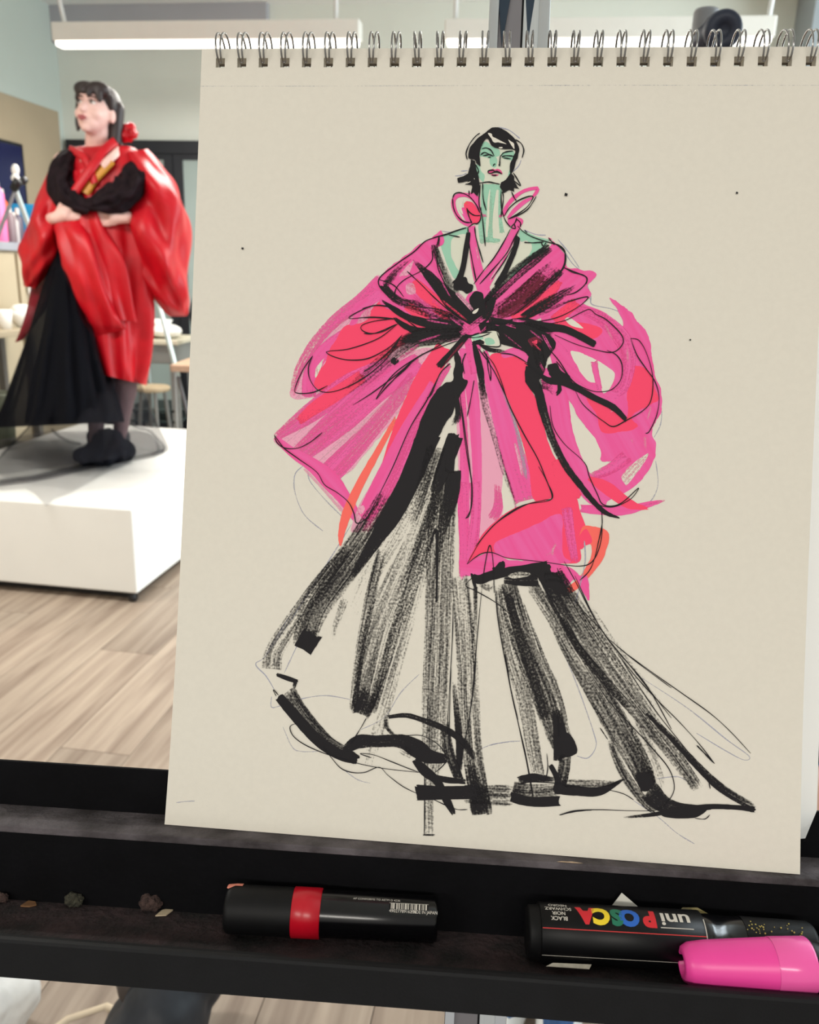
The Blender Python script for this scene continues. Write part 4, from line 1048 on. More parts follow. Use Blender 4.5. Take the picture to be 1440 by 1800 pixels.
k.brush([(1280, 350), (1200, 400), (1080, 470), (950, 545)], [10, 50, 70, 40], K, [.4, .2, .12, .0], edge=.3)
k.brush([(1290, 420), (1150, 480), (1040, 540)], [8, 24, 20], K, [.3, .25, .3], edge=.3)
k.brush([(760, 560), (860, 575), (960, 570), (1080, 600), (1200, 612), (1300, 655), (1390, 705)], [44, 40, 50, 60, 44, 44, 40], K, [-.1, -.2, -.2, -.2, -.3, -.4, -.5], edge=.25)
k.brush([(940, 590), (1060, 620), (1150, 660)], [40, 60, 40], K, [.1, .15, .4])
k.fill([(700, 585), (760, 570), (800, 595), (900, 572), (1010, 600), (1100, 640), (1160, 690), (1130, 760), (1100, 800), (1085, 880), (1055, 915), (1040, 890), (992, 835), (985, 770), (905, 720), (822, 700), (805, 630), (720, 630)], K, -.35, ang=60, rag=2.5)
k.fill([(990, 680), (1040, 660), (1070, 700), (1030, 730)], DR, .2, ang=40); k.fill([(1010, 690), (1040, 680), (1040, 705)], CO, .3)
k.brush([(1040, 700), (1060, 800), (1075, 870)], [60, 60, 40], K, [.0, .1, .1])
k.brush([(730, 620), (780, 600), (800, 620)], [30, 40, 30], K, -.1)
k.brush([(620, 650), (540, 745), (450, 838)], [38, 42, 40], K, [-.3, -.1, -.3], edge=.15); k.brush([(600, 690), (530, 770), (490, 820)], [10, 12, 8], DR, .1)
k.fill([(540, 345), (570, 310), (612, 302), (628, 335), (655, 350), (650, 382), (615, 400), (590, 380), (545, 378)], K, -.8, rag=1)
k.fill([(640, 420), (668, 388), (712, 396), (722, 450), (735, 500), (700, 520), (655, 490), (636, 460)], K, -.8, rag=1)
k.fill([(560, 470), (640, 480), (700, 500), (735, 480), (730, 520), (690, 580), (640, 575), (590, 530)], K, -.5, ang=45, rag=2)
k.fill([(660, 505), (690, 488), (680, 515), (655, 520)], WH, -.2, rag=.6)
k.brush([(560, 395), (620, 460), (650, 495)], [24, 26, 20], PL, .3)
k.fill([(655, 650), (700, 640), (800, 628), (818, 700), (815, 716), (740, 712), (655, 690)], SK, -.6, rag=.5)
k.fill([(730, 672), (770, 668), (790, 700), (740, 708)], TE, -.1); k.fill([(655, 652), (690, 645), (720, 670), (660, 680)], TE, -.2)
k.brush([(655, 700), (700, 690), (725, 700)], [20, 30, 14], K, -.5); k.brush([(690, 700), (760, 738), (870, 750)], [10, 26, 10], K, [-.3, -.1, .3])
k.brush([(660, 690), (680, 770), (700, 860), (715, 960), (735, 1040)], [16, 36, 40, 30, 26], K, [-.4, -.3, -.2, .1, .25], edge=.2)
k.brush([(600, 640), (640, 655), (690, 640), (770, 632)], [8, 12, 10, 6], K, -.5)
CROP = cD
k.brush([(165, 690), (190, 830), (240, 1000), (300, 1220), (360, 1400), (395, 1520)], [40, 44, 36, 30, 24, 8], K, [.1, .28, .3, .32, .38, .5], edge=.2)
k.brush([(500, 600), (490, 680), (530, 760), (560, 880), (620, 1060), (700, 1220), (790, 1340), (870, 1440), (950, 1515), (1035, 1548)], [110, 90, 60, 56, 46, 44, 40, 34, 28, 10], K, [-.4, -.5, -.4, -.05, .05, .02, -.1, -.3, -.5, -.5], edge=.3)
k.brush([(530, 700), (590, 720), (640, 780)], [60, 50, 20], K, [.1, .3, .5])
k.brush([(535, 640), (590, 680), (680, 690), (780, 735), (880, 790), (1000, 850), (1080, 928)], [20, 40, 46, 40, 40, 40, 26], K, [-.5, -.6, -.5, -.4, -.4, -.3, -.4], edge=.25)
k.fill([(590, 585), (650, 575), (665, 610), (720, 650), (720, 690), (640, 680), (600, 650)], K, -.1, rag=2.5)
k.brush([(655, 690), (662, 740), (645, 765)], [22, 26, 18], K, -.6)
CROP = cB
for p, w_, d_ in (([(590, 640), (640, 605), (720, 545)], 34, .35), ([(600, 590), (640, 630)], 30, .2), ([(520, 545), (600, 600)], 14, .5), ([(400, 430), (520, 520)], 22, .5), ([(300, 410), (420, 500)], 26, .42), ([(330, 690), (460, 650)], 14, .55), ([(200, 800), (340, 705)], 22, .5), ([(860, 585), (910, 600)], 18, .35), ([(900, 560), (970, 570)], 16, .3), ([(1080, 650), (1130, 740)], 16, .5), ([(1060, 820), (1085, 870)], 14, .3), ([(1000, 620), (1080, 680)], 14, .58), ([(840, 640), (960, 740)], 10, .62), ([(700, 640), (740, 600)], 14, .5), ([(380, 560), (520, 585)], 10, .55), ([(430, 260), (520, 420)], 8, .5)): k.brush(p, w_, PK, d_, edge=.3)
k.brush([(470, 440), (620, 560)], 12, CO, .55); k.brush([(1020, 700), (1060, 740)], 16, CO, .5)
k.build('black brushwork of the shawl bow and waist')

DOFF = 0.0
# halter straps and hair
k = Ink('drawn_strap'); CROP = cA
k.brush([(306, 1008), (288, 1130), (262, 1290), (228, 1400), (200, 1440)], [36, 44, 46, 56, 70], K, -.6, edge=.1)
k.build('black painted shoulder strap')
k = Ink('drawn_strap'); CROP = cA
k.brush([(722, 1042), (695, 1150), (640, 1280), (590, 1380), (545, 1450)], [40, 44, 46, 52, 50], K, -.6, edge=.1)
k.build('black painted shoulder strap')
k = Ink('drawn_hair'); CROP = cA
k.fill([(482, 140), (510, 120), (560, 122), (640, 160), (700, 222), (732, 295), (724, 360), (702, 420), (692, 470), (662, 512), (655, 430), (682, 370), (694, 312), (600, 302), (540, 292), (500, 272), (468, 215), (440, 232), (412, 290), (402, 350), (408, 442), (380, 425), (352, 392), (302, 372), (320, 290), (372, 220), (440, 168)], K, -.9, rag=.8)
k.fill([(326, 388), (362, 400), (368, 450), (388, 520), (402, 590), (400, 640), (382, 702), (362, 680), (350, 662), (326, 682), (332, 610), (292, 602), (262, 607), (302, 572), (222, 585), (216, 550), (302, 508), (320, 450)], K, -.9, rag=1, smooth=False)
k.fill([(660, 500), (690, 535), (692, 580), (736, 640), (692, 630), (692, 668), (650, 650), (600, 678), (570, 622), (582, 580), (622, 560)], K, -.9, rag=1, smooth=False)
k.fill([(470, 170), (500, 175), (515, 200), (560, 222), (625, 262), (560, 245), (520, 248), (495, 210)], WH, -.2, rag=.6)
k.fill([(642, 225), (670, 240), (692, 262), (690, 302), (662, 262)], WH, -.1, rag=.6); k.fill([(560, 288), (590, 286), (592, 294), (575, 298)], WH, -.3, rag=.3)
k.fill([(352, 548), (358, 552), (354, 558)], WH, -.3, rag=.2); k.fill([(280, 590), (325, 575), (300, 592)], WH, .1, rag=.3)
k.build('black bobbed hair')

# ---- pen lines
k = Ink('pen_lines'); CROP = cA
W1 = 1.9
for p in ([(402, 168), (365, 195), (315, 260), (287, 330), (290, 370), (297, 392)], [(700, 222), (750, 255), (772, 312), (757, 378)], [(682, 500), (720, 560), (745, 612), (690, 570)], [(365, 432), (390, 480), (385, 512)],
          [(418, 300), (455, 292), (490, 308), (510, 335), (522, 362)], [(408, 352), (440, 330), (475, 345), (515, 362)], [(425, 358), (480, 350)], [(470, 372), (495, 370)], [(578, 362), (600, 335), (640, 322), (682, 318)], [(575, 355), (570, 400), (568, 445), (560, 430)], [(585, 370), (620, 358), (685, 362)], [(600, 376), (665, 385)],
          [(515, 445), (520, 432), (532, 428)], [(470, 500), (475, 485), (510, 480), (530, 492), (545, 488), (588, 512)], [(470, 500), (490, 508), (530, 495), (560, 500), (588, 512)], [(502, 520), (520, 525), (545, 520)],
          [(395, 590), (430, 584), (480, 580), (540, 592), (570, 598)], [(300, 965), (350, 930), (380, 930), (408, 890), (412, 790)], [(290, 800), (320, 840), (360, 862), (405, 862)], [(292, 798), (310, 870), (335, 928)],
          [(172, 720), (190, 680), (240, 670), (310, 700), (370, 770), (402, 840)], [(172, 720), (180, 800), (215, 870), (270, 915), (330, 922)], [(310, 650), (312, 695)], [(425, 590), (430, 720), (455, 820)], [(405, 600), (395, 760), (420, 860), (435, 1000), (448, 1122)], [(580, 650), (582, 760), (590, 830), (620, 910), (660, 960)], [(590, 660), (600, 720), (580, 870)],
          [(606, 870), (650, 800), (720, 740), (800, 705), (845, 700), (845, 725), (800, 790), (720, 850), (640, 892)], [(640, 892), (720, 862), (810, 805), (878, 700)], [(668, 660), (690, 710), (710, 738)], [(660, 962), (700, 972), (690, 930)], [(710, 890), (745, 925), (740, 960)], [(660, 965), (700, 920), (712, 880)],
          [(300, 960), (310, 1090), (340, 1260), (372, 1420)], [(358, 960), (370, 1050), (400, 1160), (430, 1260)], [(735, 975), (680, 1080), (620, 1190), (500, 1330), (400, 1440)], [(660, 975), (600, 1090), (520, 1220), (430, 1330), (350, 1440)], [(690, 1110), (600, 1260), (500, 1400)],
          [(720, 950), (770, 1000), (850, 1045), (970, 1085), (1060, 1110), (1110, 1150), (1120, 1200), (1110, 1280), (1060, 1360), (990, 1430)], [(1105, 1295), (1180, 1340), (1260, 1360), (1305, 1390), (1300, 1440)], [(775, 1088), (850, 1092), (940, 1085)], [(920, 1090), (935, 1120), (960, 1090)], [(290, 965), (220, 985), (130, 1015), (60, 1035), (0, 1055)], [(60, 1035), (55, 1120)], [(140, 1025), (235, 1045)], [(55, 1040), (40, 1130)], [(980, 1050), (1030, 1110)], [(780, 985), (800, 1010)]): k.line(p, W1)
CROP = cB
for p in ([(590, 10), (500, 45), (440, 60), (370, 85), (300, 150), (200, 220), (90, 315), (130, 400), (230, 460), (330, 480), (420, 490), (520, 515)], [(90, 315), (180, 350), (240, 420)], [(410, 140), (410, 200), (350, 260), (240, 320), (190, 380), (190, 455)], [(260, 265), (340, 340), (420, 420), (520, 510)], [(440, 150), (450, 260), (520, 390), (560, 450)],
          [(1110, 75), (1180, 120), (1215, 170), (1200, 250), (1120, 340), (1000, 450), (900, 530)], [(1205, 245), (1270, 270), (1335, 300), (1335, 340), (1280, 390), (1220, 410)], [(740, 440), (850, 340), (980, 220), (1110, 110)], [(620, 577), (800, 577), (1000, 572), (1160, 545), (1290, 480), (1350, 425), (1310, 425), (1200, 460)], [(-10, 490), (80, 470), (180, 485), (220, 510)],
          [(0, 640), (60, 640), (140, 610), (195, 585)], [(0, 545), (90, 545), (180, 555)], [(600, 650), (640, 665), (700, 660), (760, 640)], [(660, 690), (720, 712), (820, 715), (800, 630)], [(230, 650), (160, 740), (60, 830), (0, 870)], [(820, 760), (900, 770), (1000, 830), (1060, 890)], [(560, 640), (440, 720), (300, 800), (140, 960), (80, 1028)], [(720, 740), (760, 830), (765, 920)], [(690, 730), (780, 860), (860, 1029)], [(260, 560), (350, 630)], [(520, 820), (460, 880), (410, 1000), (380, 1029)], [(610, 760), (590, 830)]): k.line(p, 1.7)
CROP = cC
for p in ([(82, 1025), (120, 1080), (150, 1115), (240, 1180), (350, 1260), (400, 1340), (480, 1390), (550, 1450), (585, 1520), (602, 1582), (660, 1555), (740, 1445)], [(82, 1025), (100, 1075), (150, 1108), (230, 1108), (310, 1070), (385, 1010)],
          [(325, 525), (260, 620), (212, 735), (235, 762), (330, 755), (420, 713)], [(325, 525), (298, 600), (310, 680), (370, 748), (480, 745), (640, 670), (790, 545), (890, 393)], [(890, 393), (810, 470), (680, 540), (560, 552), (470, 535), (415, 508), (430, 495), (560, 480), (740, 415), (862, 322)], [(862, 322), (770, 370), (690, 384), (635, 362), (640, 330), (720, 305), (840, 290)], [(840, 290), (700, 280), (555, 288), (630, 238), (720, 207), (830, 222)],
          [(1190, 573), (1130, 640), (1050, 800), (940, 980), (830, 1230), (720, 1450), (640, 1600), (560, 1720)], [(1010, 518), (860, 620), (780, 710), (726, 800), (800, 710), (900, 620), (960, 555)], [(580, 835), (700, 760), (860, 640), (1000, 530), (1130, 470), (1240, 430)], [(1255, 760), (1275, 960), (1300, 1150), (1330, 1330), (1328, 1480), (1290, 1555)], [(1295, 508), (1272, 560), (1285, 640)], [(1345, 680), (1320, 820), (1300, 910)]): k.line(p, 1.6)
CROP = cD
for p in ([(175, 500), (240, 570), (290, 680), (340, 830), (430, 1010), (520, 1170), (570, 1290), (614, 1418), (560, 1438), (460, 1462), (350, 1520), (240, 1600), (130, 1728)], [(590, 478), (660, 560), (740, 680), (820, 730), (900, 752), (990, 738), (1050, 670), (1055, 580), (1020, 520), (960, 490)], [(630, 392), (760, 450), (900, 490), (1000, 502), (1060, 450), (1050, 390), (960, 300), (890, 262), (850, 232), (790, 255), (700, 300), (600, 322)],
          [(1110, 415), (1165, 430), (1215, 520), (1250, 660), (1240, 800), (1190, 870), (1080, 935), (1000, 972), (940, 940), (860, 880), (800, 820), (758, 740)], [(1110, 415), (1150, 520), (1210, 610), (1265, 690), (1290, 790), (1275, 900), (1230, 1000), (1205, 1015)], [(600, 840), (620, 970), (690, 1080), (790, 1170), (830, 1220), (850, 1290), (900, 1400), (930, 1460), (990, 1475), (1060, 1450), (1160, 1360), (1110, 1430), (1000, 1480), (900, 1465), (850, 1430)], [(925, 1490), (930, 1590), (900, 1728)], [(200, 510), (210, 610), (226, 685)], [(40, 840), (70, 1050), (100, 1280), (105, 1440), (90, 1530), (66, 1553)], [(640, 560), (720, 660), (760, 740)], [(440, 570), (540, 640), (590, 690)]): k.line(p, 1.6)
CROP = cF
for p in ([(148, 618), (200, 575), (250, 548), (310, 545), (400, 578), (520, 592), (640, 605), (760, 622), (860, 630), (930, 610), (975, 540), (1000, 430), (1000, 280)], [(148, 618), (180, 560), (240, 460), (330, 360), (420, 290), (520, 240), (685, 205), (650, 90), (600, 0)], [(240, 790), (262, 620), (290, 500), (308, 560), (316, 660), (320, 800)], [(240, 790), (215, 1050), (185, 1400), (155, 1660)], [(860, 720), (920, 660), (960, 560), (1005, 350)], [(718, 640), (740, 700), (790, 790), (880, 910), (1000, 1035)], [(730, 650), (742, 645)], [(762, 600), (830, 720), (900, 860), (960, 970), (1040, 1090), (1180, 1260), (1440, 1590)],
          [(830, 690), (930, 910), (1010, 1050), (1100, 1170), (1280, 1380), (1440, 1660)], [(1050, 1095), (1200, 1220), (1440, 1400)], [(185, 700), (140, 752), (200, 785), (330, 860), (420, 935)], [(640, 780), (760, 940), (860, 1120), (1000, 1290), (1210, 1530)], [(330, 800), (350, 1010), (420, 1380), (470, 1600)], [(60, 860), (55, 1100), (20, 1700)]): k.line(p, 1.45)
CROP = cH
for p in ([(650, 0), (740, 110), (850, 230), (960, 340), (1060, 450), (1140, 552)], [(700, 0), (830, 95), (980, 200), (1120, 300), (1220, 390), (1322, 500)], [(660, 10), (770, 180), (860, 310), (980, 460), (1085, 590)], [(480, 50), (600, 230), (720, 360), (830, 480), (910, 580), (936, 670), (910, 735), (850, 785), (720, 790), (560, 785), (430, 790), (355, 812)], [(292, 500), (296, 580), (280, 640), (255, 632)], [(1040, 828), (1090, 832), (1116, 810)], [(210, 645), (330, 650), (460, 668), (600, 685), (680, 705), (730, 735)], [(600, 430), (560, 370)], [(1105, 620), (1118, 680)], [(320, 200), (350, 330), (352, 420)]): k.line(p, 1.45)
k.line([(1050, 460), (1140, 552)], 2.4); k.line([(355, 812), (430, 793), (520, 786)], 2.6)
CROP = cG
for p in ([(268, 382), (235, 385), (220, 405), (240, 450), (300, 495), (400, 540), (500, 572), (620, 605), (760, 630), (930, 648)], [(668, 568), (606, 545), (680, 552), (780, 590), (860, 622), (930, 648)], [(400, 505), (450, 570), (500, 625), (560, 648), (630, 648), (710, 620), (760, 665), (840, 725), (920, 765)], [(640, 350), (600, 420), (552, 492)], [(785, 10), (720, 180), (640, 350)], [(800, 452), (870, 445), (950, 448), (1040, 500), (1080, 570), (1060, 612), (1005, 658)], [(1242, 40), (1225, 220), (1200, 380), (1165, 560), (1150, 690)], [(1005, 795), (1080, 830), (1140, 852), (1195, 852)], [(1180, 720), (1250, 728), (1290, 752), (1255, 778)], [(130, 192), (158, 225)], [(128, 196), (145, 230)], [(240, 200), (258, 240)], [(1105, 60), (1098, 300), (1092, 540)], [(300, 330), (420, 440), (530, 510)]): k.line(p, 1.45)
CROP = c1
for (x, y, r) in ((995, 343, 2.4), (1295, 340, 1.7), (427, 437.5, 1.7), (1213, 598, 1.3), (482, 1213, 1.2)): k.line([(x - r, y - .6), (x, y), (x + r, y + .6)], 2 * r, PN, -1, False)
k.build('fine black pen contour lines', 'stuff')

# ================================================================== PLATFORM AND THE DRESSED MODEL
PH_Z = .391
pf = empty('model_platform', room(-2.06, 3.66, 0), 'low white box platform on castors under the posing model', 'platform')
MB().box((-2.62, 2.85, .043), (-1.497, 4.47, PH_Z), room).build('box', m_white, pf, bevel=.006)
MB().box((-2.575, 2.895, .006), (-1.545, 4.425, .044), room).build('gap_shade', m_black, pf)  # black block put in to darken the gap under the box
for (u, v) in ((-1.525, 2.872), (-2.59, 2.872), (-1.525, 4.448), (-2.59, 4.448)):
    o = MB().lathe(room(u - .012, v, .021), room(u + .012, v, .021), [(0, 0), (0, .019), (.004, .021), (.020, .021), (.024, .019), (.024, 0)], 18).box((u - .02, v - .02, .036), (u + .02, v + .02, .044), room).build('castor', m_black, pf)

Y0 = room(-1.998, 3.659, 0)[1]
def bp(x, y, dy=0.0): return at(x, y, Y0 + dy)
def loft(rings, mats, name, parent, rows=56, segs=64, waves=(), cap=True, open_=None, bump=0.0, seed=0, label=None):
    """closed or open cloth surface through rings (xl, yl, xr, yr, dy, half depth)"""
    R_ = np.array(catmull([np.array(r, float) for r in rings], max(2, rows // (len(rings) - 1))))
    rg = np.random.default_rng(seed); P = []
    a0, a1 = open_ if open_ else (0, 2 * math.pi)
    th = np.linspace(a0, a1, segs + 1)[:segs if not open_ else segs + 1]
    nz_ = [(rg.uniform(2, 7), rg.uniform(3, 9), rg.uniform(0, 6.28)) for _ in range(6)]
    for i, r in enumerate(R_):
        t = i / (len(R_) - 1); row = []
        for a in th:
            m_ = 1.0
            for (amp, k_, ph, tw, t0) in waves: m_ += amp * max(0, min(1, (t - t0 + .25) * 2)) * math.sin(k_ * a + ph + tw * t)
            for (ka, kt, ph) in nz_: m_ += bump * math.sin(round(ka) * a + kt * t * 2 + ph) / 3
            cx, cy = (r[0] + r[2]) / 2, (r[1] + r[3]) / 2
            row.append(at(cx + (r[2] - r[0]) / 2 * math.cos(a) * m_, cy + (r[3] - r[1]) / 2 * math.cos(a) * m_, Y0 + r[4] - r[5] * math.sin(a) * m_))
        P.append(row)
    mb = MB(); mb.grid(P, closed_v=not open_)
    if cap and not open_:
        mb.add(P[0], [list(range(segs))], 0, True); mb.add(P[-1], [list(range(segs))[::-1]], 0, True)
    return mb.build(name, mats, parent, label=label)

m_skin = mat('skin', (226, 184, 174), .55, noise=.03, nscale=30)
m_hair = mat('dark_hair', (44, 32, 32), .5, noise=.25, nscale=60, stretch=(40, 40, 4))
m_redc = mat('red_taffeta', (186, 5, 25), .46, noise=.10, nscale=14, bump=.3, bscale=9, spec=.4)
m_redd = mat('dark_red_lining', (112, 12, 30), .55, noise=.12, nscale=20)
m_gold = mat('gold_satin', (196, 132, 36), .45, noise=.1, nscale=30)
def tulle(name, rgb, a):
    m_ = mat(name, rgb, .85, noise=.1, nscale=25, spec=.08); nt = m_.node_tree; N = nt.nodes; L = nt.links
    t = N.new('ShaderNodeBsdfTransparent'); mx = N.new('ShaderNodeMixShader'); mx.inputs[0].default_value = a
    L.new(t.outputs[0], mx.inputs[1]); L.new(N['Principled BSDF'].outputs[0], mx.inputs[2]); L.new(mx.outputs[0], N['Material Output'].inputs[0]); return m_
m_tul = tulle('black_tulle', (10, 11, 17), .84)
m_tul2 = tulle('sheer_black_tulle', (40, 40, 46), .30)
m_shawl = mat('black_tulle_shawl', (26, 15, 20), .8, noise=.35, nscale=30, bump=.4, bscale=40, spec=.15)

per = empty('person', bp(200, 805), 'woman posing in a red puff sleeved robe with black tulle shawl and skirt', 'person')
# ---- body: one surface
def rotm(rx, ry, rz): return np.array(Matrix.Rotation(rz, 3, 'Z') @ Matrix.Rotation(ry, 3, 'Y') @ Matrix.Rotation(rx, 3, 'X'))
HR = rotm(math.radians(-12), math.radians(3), math.radians(-15))
HC = bp(170, 196, .0)
def hd(x, y, z): return HC + HR @ np.array([x, y, z])
prims = [('e', hd(0, .016, .024), (.074, .092, .086), HR), ('e', hd(0, -.02, -.02), (.066, .066, .082), HR), ('e', hd(0, -.036, -.058), (.050, .050, .048), HR), ('e', hd(0, -.062, -.092), (.022, .020, .018), HR),
         ('e', hd(.036, -.056, -.032), (.026, .024, .026), HR), ('e', hd(-.036, -.056, -.032), (.026, .024, .026), HR), ('e', hd(0, -.062, .035), (.050, .022, .026), HR),
         (hd(0, -.080, .008), hd(0, -.100, -.028), .008, .0125), (hd(0, -.082, -.062), hd(0, -.084, -.062), .015, .015),
         ('e', hd(.074, .012, -.016), (.010, .020, .030), HR), ('e', hd(-.074, .012, -.016), (.010, .020, .030), HR)]
neck0, neck1 = hd(0, .015, -.07), bp(172, 268, .035)
prims += [(neck0, neck1, .050, .056)]
shL, shR = bp(112, 286, .03), bp(240, 282, .05)
chest = bp(176, 310, .03); waist = bp(176, 400, .03); hip = bp(190, 478, .03)
prims += [(shL + np.array([.02, 0, -.02]), chest, .038, .10), (shR + np.array([-.02, 0, -.02]), chest, .038, .10), (chest, waist, .125, .105), (waist, hip, .105, .15), (neck1, chest, .055, .10)]
def rel(p, dx, dz, dy): return p + np.array([dx, dy, dz])
elL, elR = bp(78, 392, .03), bp(286, 392, .03)
wrL, wrR = bp(98, 383, -.15), bp(222, 382, -.15)
prims += [(shL, elL, .046, .036), (elL, wrL, .036, .026), (shR, elR, .046, .036), (elR, wrR, .036, .026)]
def hand(w, tip, px, s, up):
    """palm and five bent fingers from the wrist w towards tip, gripping inwards"""
    d = tip - w; L_ = np.linalg.norm(d); d /= L_; nrm = np.array([0, -1.0, 0]); sd = np.cross(d, nrm); sd /= np.linalg.norm(sd)
    if sd[2] < 0: sd = -sd
    pal = w + d * .055
    out = [(w, pal, .026, .028), (pal + sd * .018, pal + sd * .016 + d * .025, .017, .015), (pal - sd * .018, pal - sd * .016 + d * .025, .016, .014)]
    for i, (o_, l1, l2) in enumerate(((.030, .034, .030), (.011, .038, .034), (-.009, .036, .031), (-.027, .028, .024))):
        k0 = pal + sd * o_ + d * .022; k1 = k0 + d * l1 - nrm * .006; k2 = k1 + d * l2 * .6 - nrm * l2 * .8
        out += [(k0, k1, .0098, .0088), (k1, k2, .0088, .0074)]
    t0 = w + d * .025 + sd * .026; t1 = t0 + d * .03 + sd * .022 + nrm * .008; t2 = t1 + d * .028 + sd * .002
    return out + [(t0, t1, .012, .0105), (t1, t2, .0105, .0085)]
prims += hand(wrL, bp(146, 368, -.17), 0, 1, 1) + hand(wrR, bp(166, 384, -.17), 0, 1, 1)
kR, aR, kL, aL = bp(224, 640, .0), bp(210, 772, .02), bp(172, 640, -.02), bp(168, 782, -.02)
prims += [(bp(222, 490, .03), kR, .085, .056), (kR, bp(220, 690, .03), .054, .055), (bp(220, 690, .03), aR, .052, .032), (bp(168, 490, .02), kL, .085, .056), (kL, bp(171, 690, .02), .054, .055), (bp(171, 690, .02), aL, .052, .032)]
prims += [(aR, bp(192, 796, -.10), .032, .024), (aL, bp(156, 800, -.12), .032, .024)]
me = blob(prims, .0062, 3)
body = link_mesh(me, 'body', m_skin, per)
# dusky tights below the knee
m_tights = mat('dusky_tights', (112, 84, 88), .5, noise=.08, nscale=40)
body.data.materials.append(m_tights)
zk = bp(200, 630)[2]; pl_ = per.location.z
for p_ in body.data.polygons:
    if p_.center.z + pl_ < zk: p_.material_index = 1
# ---- face details and hair
m_eye = mat('eye_white', (225, 215, 210), .3, noise=.02); m_iris = mat('iris_dark', (40, 30, 28), .3, noise=.05); m_lip = mat('lips_rose', (176, 92, 96), .5, noise=.05); m_brow = mat('brow', (70, 48, 44), .7, noise=.1)
for s_ in (-1, 1):
    o = MB().ball(hd(s_ * .030, -.0735, .008), (.0145, .010, .0085), rot=HR).build('eye', m_eye, per)
    MB().ball(hd(s_ * .030 + -.001, -.0815, .008), (.0062, .004, .0066), rot=HR).build('iris', m_iris, o)
    MB().tube([hd(s_ * .012, -.0850, .027), hd(s_ * .030, -.0845, .033), hd(s_ * .048, -.074, .028)], [.003, .0042, .002], 8).build('eyebrow', m_brow, per)
    MB().tube([hd(s_ * .015, -.0835, .012), hd(s_ * .030, -.0860, .017), hd(s_ * .046, -.076, .011)], [.0015, .0028, .0015], 8).build('eyelid', m_brow, per)
MB().tube([hd(-.022, -.0905, -.060), hd(-.008, -.0990, -.056), hd(0, -.0985, -.058), hd(.008, -.0990, -.056), hd(.022, -.0905, -.060)], [.002, .0055, .005, .0055, .002], 10).build('upper_lip', m_lip, per)
MB().tube([hd(-.018, -.0905, -.064), hd(0, -.0970, -.068), hd(.018, -.0905, -.064)], [.002, .0062, .002], 10).build('lower_lip', m_lip, per)
hp = [('e', hd(0, .030, .040), (.084, .098, .084), HR), ('e', hd(0, -.060, .060), (.060, .032, .026), HR), ('e', hd(.03, -.045, .072), (.055, .042, .034), HR), ('e', hd(-.03, -.045, .072), (.055, .042, .034), HR),
      (hd(.045, -.066, .064), hd(.058, -.066, .024), .018, .012), (hd(.020, -.080, .066), hd(.016, -.090, .036), .017, .010), (hd(-.010, -.082, .064), hd(-.012, -.090, .046), .016, .009), (hd(-.045, -.068, .060), hd(-.056, -.062, .028), .016, .011),
      (hd(-.074, -.018, .045), hd(-.076, -.012, -.05), .020, .016), (hd(-.076, -.012, -.05), hd(-.070, -.020, -.088), .017, .008), (hd(.070, .045, .03), hd(.062, .062, -.10), .032, .030), (hd(.078, -.020, .05), hd(.079, -.008, .012), .016, .008),
      ('e', hd(0, .075, -.04), (.066, .050, .085), HR), (hd(.03, .07, -.10), bp(212, 262, .10), .036, .022)]
link_mesh(blob(hp, .006, 2), 'hair', m_hair, per)
# ---- robe
red = loft([(148, 256, 202, 254, .04, .05), (120, 264, 238, 262, .04, .10), (98, 300, 260, 300, .04, .15), (100, 345, 258, 348, .03, .17), (102, 385, 256, 388, .02, .16), (108, 430, 262, 436, .02, .17), (120, 490, 264, 500, .02, .18), (138, 560, 263, 570, .02, .18), (154, 622, 258, 640, .02, .18), (166, 655, 252, 676, .02, .17)],
           m_redc, 'robe', per, rows=80, segs=96, waves=[(.09, 7, .4, 6, .3), (.03, 13, 1.2, -6, .3), (.07, 4, 2.0, 5, .2)], bump=.04, seed=2)
loft([(92, 392, 150, 386, -.12, .05), (100, 425, 168, 415, -.15, .07), (116, 480, 186, 475, -.17, .08), (136, 530, 204, 532, -.17, .07), (150, 566, 217, 572, -.16, .05), (166, 592, 219, 580, -.15, .015)], m_redc, 'robe_flap', per, waves=[(.14, 5, .8, 3, .1), (.08, 8, 1.4, -5, .1)], bump=.05, seed=4)
loft([(130, 300, 158, 296, -.1, .03), (134, 400, 190, 396, -.13, .05), (160, 470, 222, 470, -.15, .05), (196, 560, 240, 566, -.15, .03)], m_redc, 'robe_flap', per, waves=[(.18, 4, 2.2, 4, .1), (.08, 7, .3, -5, .1)], bump=.05, seed=14)
loft([(214, 268, 258, 262, .05, .09), (212, 305, 282, 290, .04, .14), (214, 350, 312, 326, .03, .19), (212, 395, 328, 380, .03, .22), (220, 438, 331, 440, .03, .22), (236, 476, 331, 490, .03, .20), (258, 512, 332, 524, .03, .16), (284, 542, 331, 548, .03, .10), (300, 556, 326, 556, .03, .03)],
     m_redc, 'sleeve', per, rows=90, segs=90, waves=[(.075, 4, .6, 13, .05), (.05, 6, 2.2, -15, .1), (.06, 3, 1.0, 17, .1), (.02, 11, .3, 20, .1)], bump=.05, seed=5)
loft([(232, 394, 208, 366, -.07, .055), (226, 397, 206, 368, -.11, .05)], m_redc, 'cuff', per, rows=16, waves=[(.06, 8, 0, 2, 0)], seed=6)
loft([(98, 272, 132, 282, .05, .08), (74, 330, 126, 330, .04, .12), (52, 380, 122, 372, .03, .16), (41, 420, 118, 420, .03, .17), (39, 452, 102, 456, .03, .15), (38, 482, 82, 484, .03, .10), (42, 503, 62, 508, .03, .04)],
     m_redc, 'sleeve', per, rows=80, segs=80, waves=[(.08, 4, .3, 12, .05), (.06, 5, 1.2, -15, .1), (.06, 3, .6, 18, .1), (.02, 9, .6, 20, .1)], bump=.06, seed=7)
